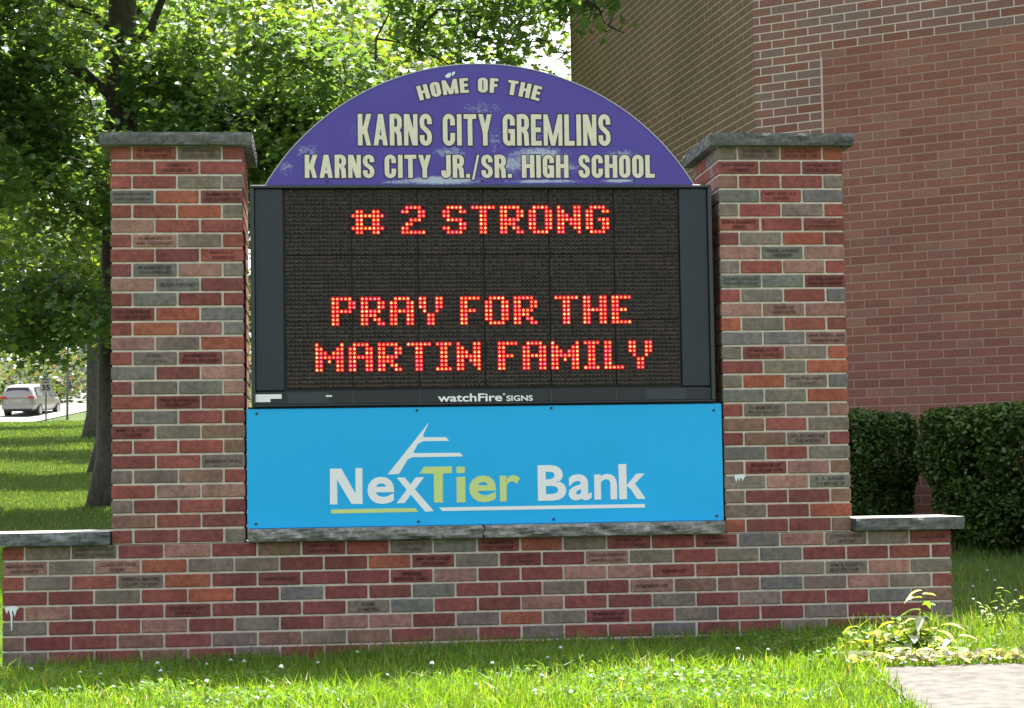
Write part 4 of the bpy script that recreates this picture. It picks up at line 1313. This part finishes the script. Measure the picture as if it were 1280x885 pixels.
# broad clover leaflets low in the turf, in patches
n = 26000
X = rg.uniform(-1.2, 4.6, n); Y = rg.uniform(-2.8, -.05, n)
m = (np.sin(X * 4.1 + 2 * np.sin(Y * 3)) * np.sin(Y * 5.2 + 1) > .25) & ~((X > 3.04 + (Y + 1.64) * .167) & (Y < -1.62 - (X - 3.147) * .219))
X, Y = X[m], Y[m]
P = np.stack([X, Y, zt(X, Y) + rg.uniform(.02, .055, len(X))], 1)
QUAD = np.array([(0, -.5), (.48, .05), (0, .5), (-.48, .05)])
VV.append(leaf_polys(P, .019, QUAD, .1, .45, rg)); CC.append(leaf_cols(len(P), (.10, .185, .035), .25, .1, rg))
V = np.concatenate(VV); C = np.concatenate(CC)
g = np_mesh('lawn_grass', V, 4, MT['grass'], C)
tag(g, 'green lawn grass around the brick wall', 'grass', kind='stuff')

# ------------------------------------------------------------------ clover flowers
random.seed(21)
def flower_mesh():
    mb = MB()
    mb.tube([(0, 0, 0), (.004, .002, .5), (.0, .0, 1.0)], [.02, .018, .016], 5, 1, (.08, .14, .03))
    me_v, me_f = [], []
    return mb


def make_flower(x, y, h, r):
    rt = empty('clover_flower', (x, y, zt1(x, y)))
    z = zt1(x, y)
    mb = MB(); mb.tube([(x, y, z - .01), (x + .004, y, z + h * .5), (x, y, z + h)], [.0016, .0014, .0012], 5, 0, (.08, .14, .03))
    st = mb.build('stem', MT['grass'], rt, attr=True)
    V = []
    rr = np.random.default_rng(5)
    d = unit(rr.normal(0, 1, (70, 3))); d[:, 2] = np.abs(d[:, 2]) * 1.1 - .35; d = unit(d)
    mb = MB()
    for q in d:
        q = Vector(q); t = q.cross(Vector((0, 0, 1))).normalized() * r * .22
        c = Vector((x, y, z + h))
        mb.add([c + q * r * .25 - t * .6, c + q * r * .25 + t * .6, c + q * r + t, c + q * r * 1.12 + Vector((0, 0, r * .12)), c + q * r - t], [(0, 1, 2, 3, 4)])
    mb.build('flower_head', MT['splash'], rt)
    return rt


fl = [(3, 20, 852), (48, 848), (95, 856), (150, 846)]
# (x, y) spots on the lawn in metres
spots = [(-.36, -.92), (-.28, -.58), (-.06, -.72), (.06, -.95), (.26, -.70), (.30, -1.02), (.47, -.72), (.57, -.62), (.62, -.84), (1.10, -.50), (.93, -.82), (1.93, -.95), (1.86, -1.08),
         (1.62, -1.30), (1.20, -1.45), (1.36, -1.38), (2.28, -1.62), (2.30, -1.75), (2.02, -1.02), (.78, -1.25), (.50, -1.50), (2.60, -1.30), (2.75, -1.20), (.15, -1.32), (1.75, -1.85), (2.45, -2.0), (1.5, -1.95), (2.9, -1.85)]
bk = [(4.25, 1.1), (4.45, 1.25), (4.38, 1.6), (4.62, 1.4), (4.75, 1.9), (4.30, 2.1), (4.85, 1.2), (4.55, .9)]
proto = None
for i, (x, y) in enumerate(spots + bk):
    h = random.uniform(.055, .10); 
    if proto is None:
        o = proto = make_flower(x, y, .074, .0070)
    else:
        o = proto.copy(); COL.objects.link(o); o.location = (x, y, zt1(x, y))
        for ch in proto.children:
            c_ = ch.copy(); COL.objects.link(c_); c_.parent = o
        s = random.uniform(.75, 1.15); o.scale = (s, s, s * random.uniform(.8, 1.15)); o.rotation_euler = (random.uniform(-.15, .15), random.uniform(-.15, .15), random.uniform(0, 6))
    if i < len(spots): tag(o, 'small white clover flower in the lawn in front of the brick wall', 'flower', 'clover flowers in front of the wall')
    else: tag(o, 'small white clover flower in the shaded grass right of the low wall', 'flower', 'clover flowers in the shaded grass')


# ------------------------------------------------------------------ weeds beside the path
def leaf_blade(mb, p, d, up, L, W, bend, mat=0, col=(.1, .2, .04), n=6):
    d = Vector(d).normalized(); up = Vector(up); s = d.cross(up).normalized(); u = s.cross(d).normalized()
    v = []; f = []
    for i in range(n + 1):
        t = i / n; wdt = W * math.sin(math.pi * min(1, t * .93 + .05)) * .5
        c = Vector(p) + d * L * t - u * bend * L * t * t
        v += [c - s * wdt + u * wdt * .35, c, c + s * wdt + u * wdt * .35]
    for i in range(n):
        for k in (0, 1): f.append((i * 3 + k, i * 3 + k + 1, (i + 1) * 3 + k + 1, (i + 1) * 3 + k))
    mb.add(v, f, mat, col)


def weed(name, label, x, y, stems, seed, cols, L0, group=None, cat='weed'):
    random.seed(seed)
    z = zt1(x, y)
    rt = empty(name, (x, y, z)); tag(rt, label, cat, group)
    ms = MB(); ml = MB()
    for (dx, dy, h, nl, ls) in stems:
        pth = [Vector((x + dx * .2, y + dy * .2, z - .02))]
        for k in range(1, 7):
            t = k / 6
            pth.append(Vector((x + dx * (.2 + .8 * t * t) + random.uniform(-.006, .006), y + dy * (.2 + .8 * t * t), z + h * t)))
        ms.tube(pth, [.0045 - .0004 * k for k in range(7)], 6, 0, (.10, .14, .04))
        for k in range(nl):
            t = .22 + .78 * k / max(1, nl - 1); i = min(5, int(t * 6)); p = pth[i].lerp(pth[i + 1], t * 6 - i)
            a = k * 2.4 + random.uniform(-.4, .4)
            leaf_blade(ml, p, (math.cos(a), math.sin(a), random.uniform(-.1, .55)), (0, 0, 1), ls * random.uniform(.7, 1.2), ls * random.uniform(.38, .5), random.uniform(.2, .9), 0, random.choice(cols))
    ms.build('stem', MT['grass'], rt, attr=True); ml.build('leaves', MT['grass'], rt, attr=True)
    return rt


GC = [(.10, .18, .04), (.14, .22, .05), (.20, .26, .06), (.24, .28, .16)]
WC = [(.36, .38, .30), (.46, .46, .39), (.20, .26, .10), (.42, .43, .36), (.32, .32, .25)]
weed('broadleaf_weed', 'tall drooping weed with pale leaves beside the concrete path', 3.37, -1.22, [(.03, .02, .275, 15, .085), (-.10, .02, .16, 11, .09), (.10, .03, .13, 11, .09), (.05, -.05, .10, 10, .09), (-.04, -.06, .12, 10, .09), (.16, -.02, .09, 9, .085), (-.15, -.03, .10, 9, .085)], 3, GC + WC, .1, 'weeds at the path end')
weed('broadleaf_weed', 'low bushy weed with yellowing leaves left of the tall drooping weed', 3.19, -1.18, [(.02, .0, .12, 8, .08), (-.10, -.02, .10, 7, .075), (.08, -.03, .09, 7, .08), (-.05, .05, .13, 7, .07)], 4, GC + [(.32, .27, .05), (.28, .20, .10)], .1, 'weeds at the path end')
weed('broadleaf_weed', 'grey leaved low weed at the top edge of the concrete path', 3.34, -1.45, [(.02, -.02, .08, 8, .08), (-.10, -.04, .07, 8, .085), (.12, -.04, .07, 8, .085), (.2, -.02, .05, 6, .075), (-.18, -.02, .06, 6, .07)], 5, WC, .1, 'weeds at the path end')
weed('flowering_weed', 'spindly flowering weed with small pale leaves in the grass right of the wall', 3.98, -.38, [(.05, 0, .21, 15, .035), (-.08, .03, .16, 12, .035), (.14, .02, .17, 12, .035), (.0, .1, .13, 9, .03)], 6, GC + WC[:2], .05, 'flowering weeds right of the wall')
weed('flowering_weed', 'spindly flowering weed with a white bloom at the far right edge of the grass', 4.13, -.40, [(.05, 0, .20, 13, .04), (-.06, .03, .15, 11, .035), (.10, .02, .16, 11, .04)], 7, GC + WC[:2], .05, 'flowering weeds right of the wall')
# dry chips and fallen petals along the slab
r = np.random.default_rng(9)
n = 650
t = r.random(n); X = 3.0 + t * 1.3 + r.normal(0, .03, n); Y = -1.60 - (X - 3.06) * .219 + np.abs(r.normal(0, .10, n)) * r.choice([1, 1, -.3], n)
P = np.stack([X, Y, zt(X, Y) + .035 + r.uniform(0, .03, n)], 1)
V = leaf_polys(P, .034, OVAL, .1, .6, r)
C = np.where(r.random((n, 1)) < .6, np.array([[.40, .39, .34]]), np.array([[.16, .145, .10]])) * r.uniform(.5, 1.25, (n, 1))
o = np_mesh('leaf_litter', V, len(OVAL), MT['grass'], C)
tag(o, 'pale dry leaf litter strewn along the end of the concrete path', 'leaf litter', kind='stuff')


# ------------------------------------------------------------------ minivan on the far road
def car():
    rt = empty('parked_minivan', (-15.75, 101.5, zt1(-15.75, 101.5) + .05), 0)
    tag(rt, 'silver minivan seen from behind on the far road', 'minivan')
    rt['localspace'] = 1
    # stations along y (rear 0 -> front 5.1): (y, zbottom, zbelt, ztop, w_bottom, w_belt, w_top)
    st = [(0.0, .42, .95, 1.02, .86, .90, .84), (.04, .33, 1.02, 1.30, .93, .96, .80), (.25, .28, 1.05, 1.70, .96, .99, .74), (.7, .26, 1.05, 1.76, .97, 1.0, .74), (1.8, .24, 1.04, 1.78, .98, 1.0, .75), (2.9, .24, 1.02, 1.74, .98, 1.0, .74),
          (3.5, .24, 1.00, 1.55, .98, .99, .70), (4.1, .24, .98, 1.16, .97, .97, .66), (4.6, .26, .88, .98, .94, .92, .62), (5.0, .32, .70, .80, .86, .84, .56), (5.12, .40, .58, .62, .70, .70, .46)]
    mb = MB(); v = []; f = []
    K = 12
    for (y, zb, zl, zt_, wb, wl, wt) in st:
        half = [(0, zb), (wb * .8, zb), (wb, zb + .12), (wl, zl - .12), (wl * .98, zl), (wt + (wl - wt) * .35, zl + (zt_ - zl) * .6), (wt, zt_ - .06), (wt * .8, zt_)]
        ring = [(x, z) for x, z in half] + [(0, zt_ + .02)] + [(-x, z) for x, z in half[:0:-1]]
        v += [(x, y, z) for x, z in ring]
    K = 16
    for i in range(len(st) - 1):
        for k in range(K): f.append((i * K + k, i * K + (k + 1) % K, (i + 1) * K + (k + 1) % K, (i + 1) * K + k))
    f.append(tuple(range(K))); f.append(tuple(range((len(st) - 1) * K, len(st) * K))[::-1])
    mb.add(v, f)
    body = mb.build('body', MT['carpaint'], rt, smooth=True)
    md = body.modifiers.new('sub', 'SUBSURF'); md.levels = 1; md.render_levels = 2
    # rear window, wrapping dark glass
    mb = MB(); mb.prism([(-.70, 1.08), (.70, 1.08), (.60, 1.60), (-.60, 1.60)], -.02, .0)
    ov = mb.v; mb.v = [(x, y + .02 + (z - 1.05) * .30, z) for x, y, z in ov]
    mb.build('rear_window', MT['carglass'], rt)
    for s in (-1, 1):
        for y0, y1, y2, y3 in ((.50, 1.55, 1.55, .55), (1.65, 2.60, 2.60, 1.65), (2.70, 3.65, 3.25, 2.70)):
            mb = MB()
            q = [(s * .985, y0, 1.08), (s * .985, y1, 1.08), (s * .80, y2, 1.62), (s * .80, y3, 1.62)]
            q2 = [(x + s * .02, y, z + .01) for x, y, z in q]
            mb.add(q + q2, [(4, 5, 6, 7) if s > 0 else (7, 6, 5, 4), (0, 1, 5, 4), (1, 2, 6, 5), (2, 3, 7, 6), (3, 0, 4, 7)])
            mb.build('side_window', MT['carglass'], rt)
        mb = MB(); mb.bev(s * .62 if s > 0 else -.96, .96 if s > 0 else -.62, -.03, .10, .98, 1.12, .02)
        mb.build('tail_light', MT['redlamp'], rt)
        mb = MB(); mb.bev(min(s * 1.0, s * 1.16), max(s * 1.0, s * 1.16), 3.35, 3.48, 1.0, 1.16, .02); mb.build('wing_mirror', MT['carpaint'], rt)
        for y in (.95, 4.05):
            mb = MB()
            ring = [(y + .34 * math.cos(a), .34 + .34 * math.sin(a)) for a in np.linspace(0, 2 * math.pi, 20, endpoint=False)]
            xo, xi = s * 1.0, s * .76
            mb.add([(xo, a, b) for a, b in ring] + [(xi, a, b) for a, b in ring], [tuple(range(20)), tuple(range(39, 19, -1))] + [(i, 20 + i, 20 + (i + 1) % 20, (i + 1) % 20) for i in range(20)])
            wh = mb.build('wheel', MT['tyre'], rt)
            wh['localspace'] = 1
            mb = MB(); mb.add([(xo + s * .008, y + .21 * math.cos(a), .34 + .21 * math.sin(a)) for a in np.linspace(0, 2 * math.pi, 16, endpoint=False)] + [(xo - s * .03, y + .21 * math.cos(a), .34 + .21 * math.sin(a)) for a in np.linspace(0, 2 * math.pi, 16, endpoint=False)],
                              [tuple(range(16)), tuple(range(31, 15, -1))] + [(i, 16 + i, 16 + (i + 1) % 16, (i + 1) % 16) for i in range(16)])
            mb.build('rim', MT['rim'], wh)
            del wh['localspace']
    mb = MB(); mb.bev(-.90, .90, -.07, .12, .40, .60, .03); mb.build('rear_bumper', MT['carpaint'], rt)
    mb = MB(); mb.box(-.26, .26, -.012, .03, .78, .92); mb.build('number_plate', MT['plate'], rt)
    mb = MB(); mb.box(-.8, .8, -.02, .2, .28, .395); mb.build('lower_valance', MT['tyre'], rt)
    del rt['localspace']
    rt.rotation_euler = (math.radians(3.2), 0, -math.radians(10.7))
    return rt


car()

# speed limit sign and a bare pole by the far road
sx, sy = -13.42, 95.8
z = zt1(sx, sy)
sp_ = empty('speed_limit_sign', (sx, sy, z)); tag(sp_, 'white speed limit 35 sign on a thin post beside the far road', 'road sign')
mb = MB(); mb.box(sx - .04, sx + .04, sy - .03, sy + .03, z - .2, 6.25); mb.build('post', MT['sgreen'], sp_)
mb = MB(); mb.bev(sx - .31, sx + .31, sy - .05, sy - .035, 5.43, 6.20, .004); pt_ = mb.build('sign_plate', MT['plate'], sp_)
mb = MB()
add_text(mb, 'SPEED', .15, sx - .21, sy - .0515, 6.03, offset=.006, ext=.001, fit=.42, fith=.10)
add_text(mb, 'LIMIT', .15, sx - .19, sy - .0515, 5.88, offset=.006, ext=.001, fit=.38, fith=.10)
add_text(mb, '35', .4, sx - .22, sy - .0515, 5.50, offset=.016, ext=.001, fit=.44, fith=.31)
mb.build('lettering', MT['black'], pt_)
px_, py_ = -12.70, 98.8
z = zt1(px_, py_)
po = empty('utility_pole', (px_, py_, z)); tag(po, 'thin dark bare pole beside the speed limit sign', 'pole')
mb = MB(); mb.tube([(px_, py_, z - .2), (px_ + .03, py_, z + 2.7), (px_ + .05, py_, z + 5.2)], [.075, .065, .055], 8); mb.build('shaft', MT['sgreen'], po)
mb = MB(); mb.box(px_ - .3, px_ + .4, py_ - .04, py_ + .04, z + 4.7, z + 4.8); mb.build('cross_arm', MT['sgreen'], po)
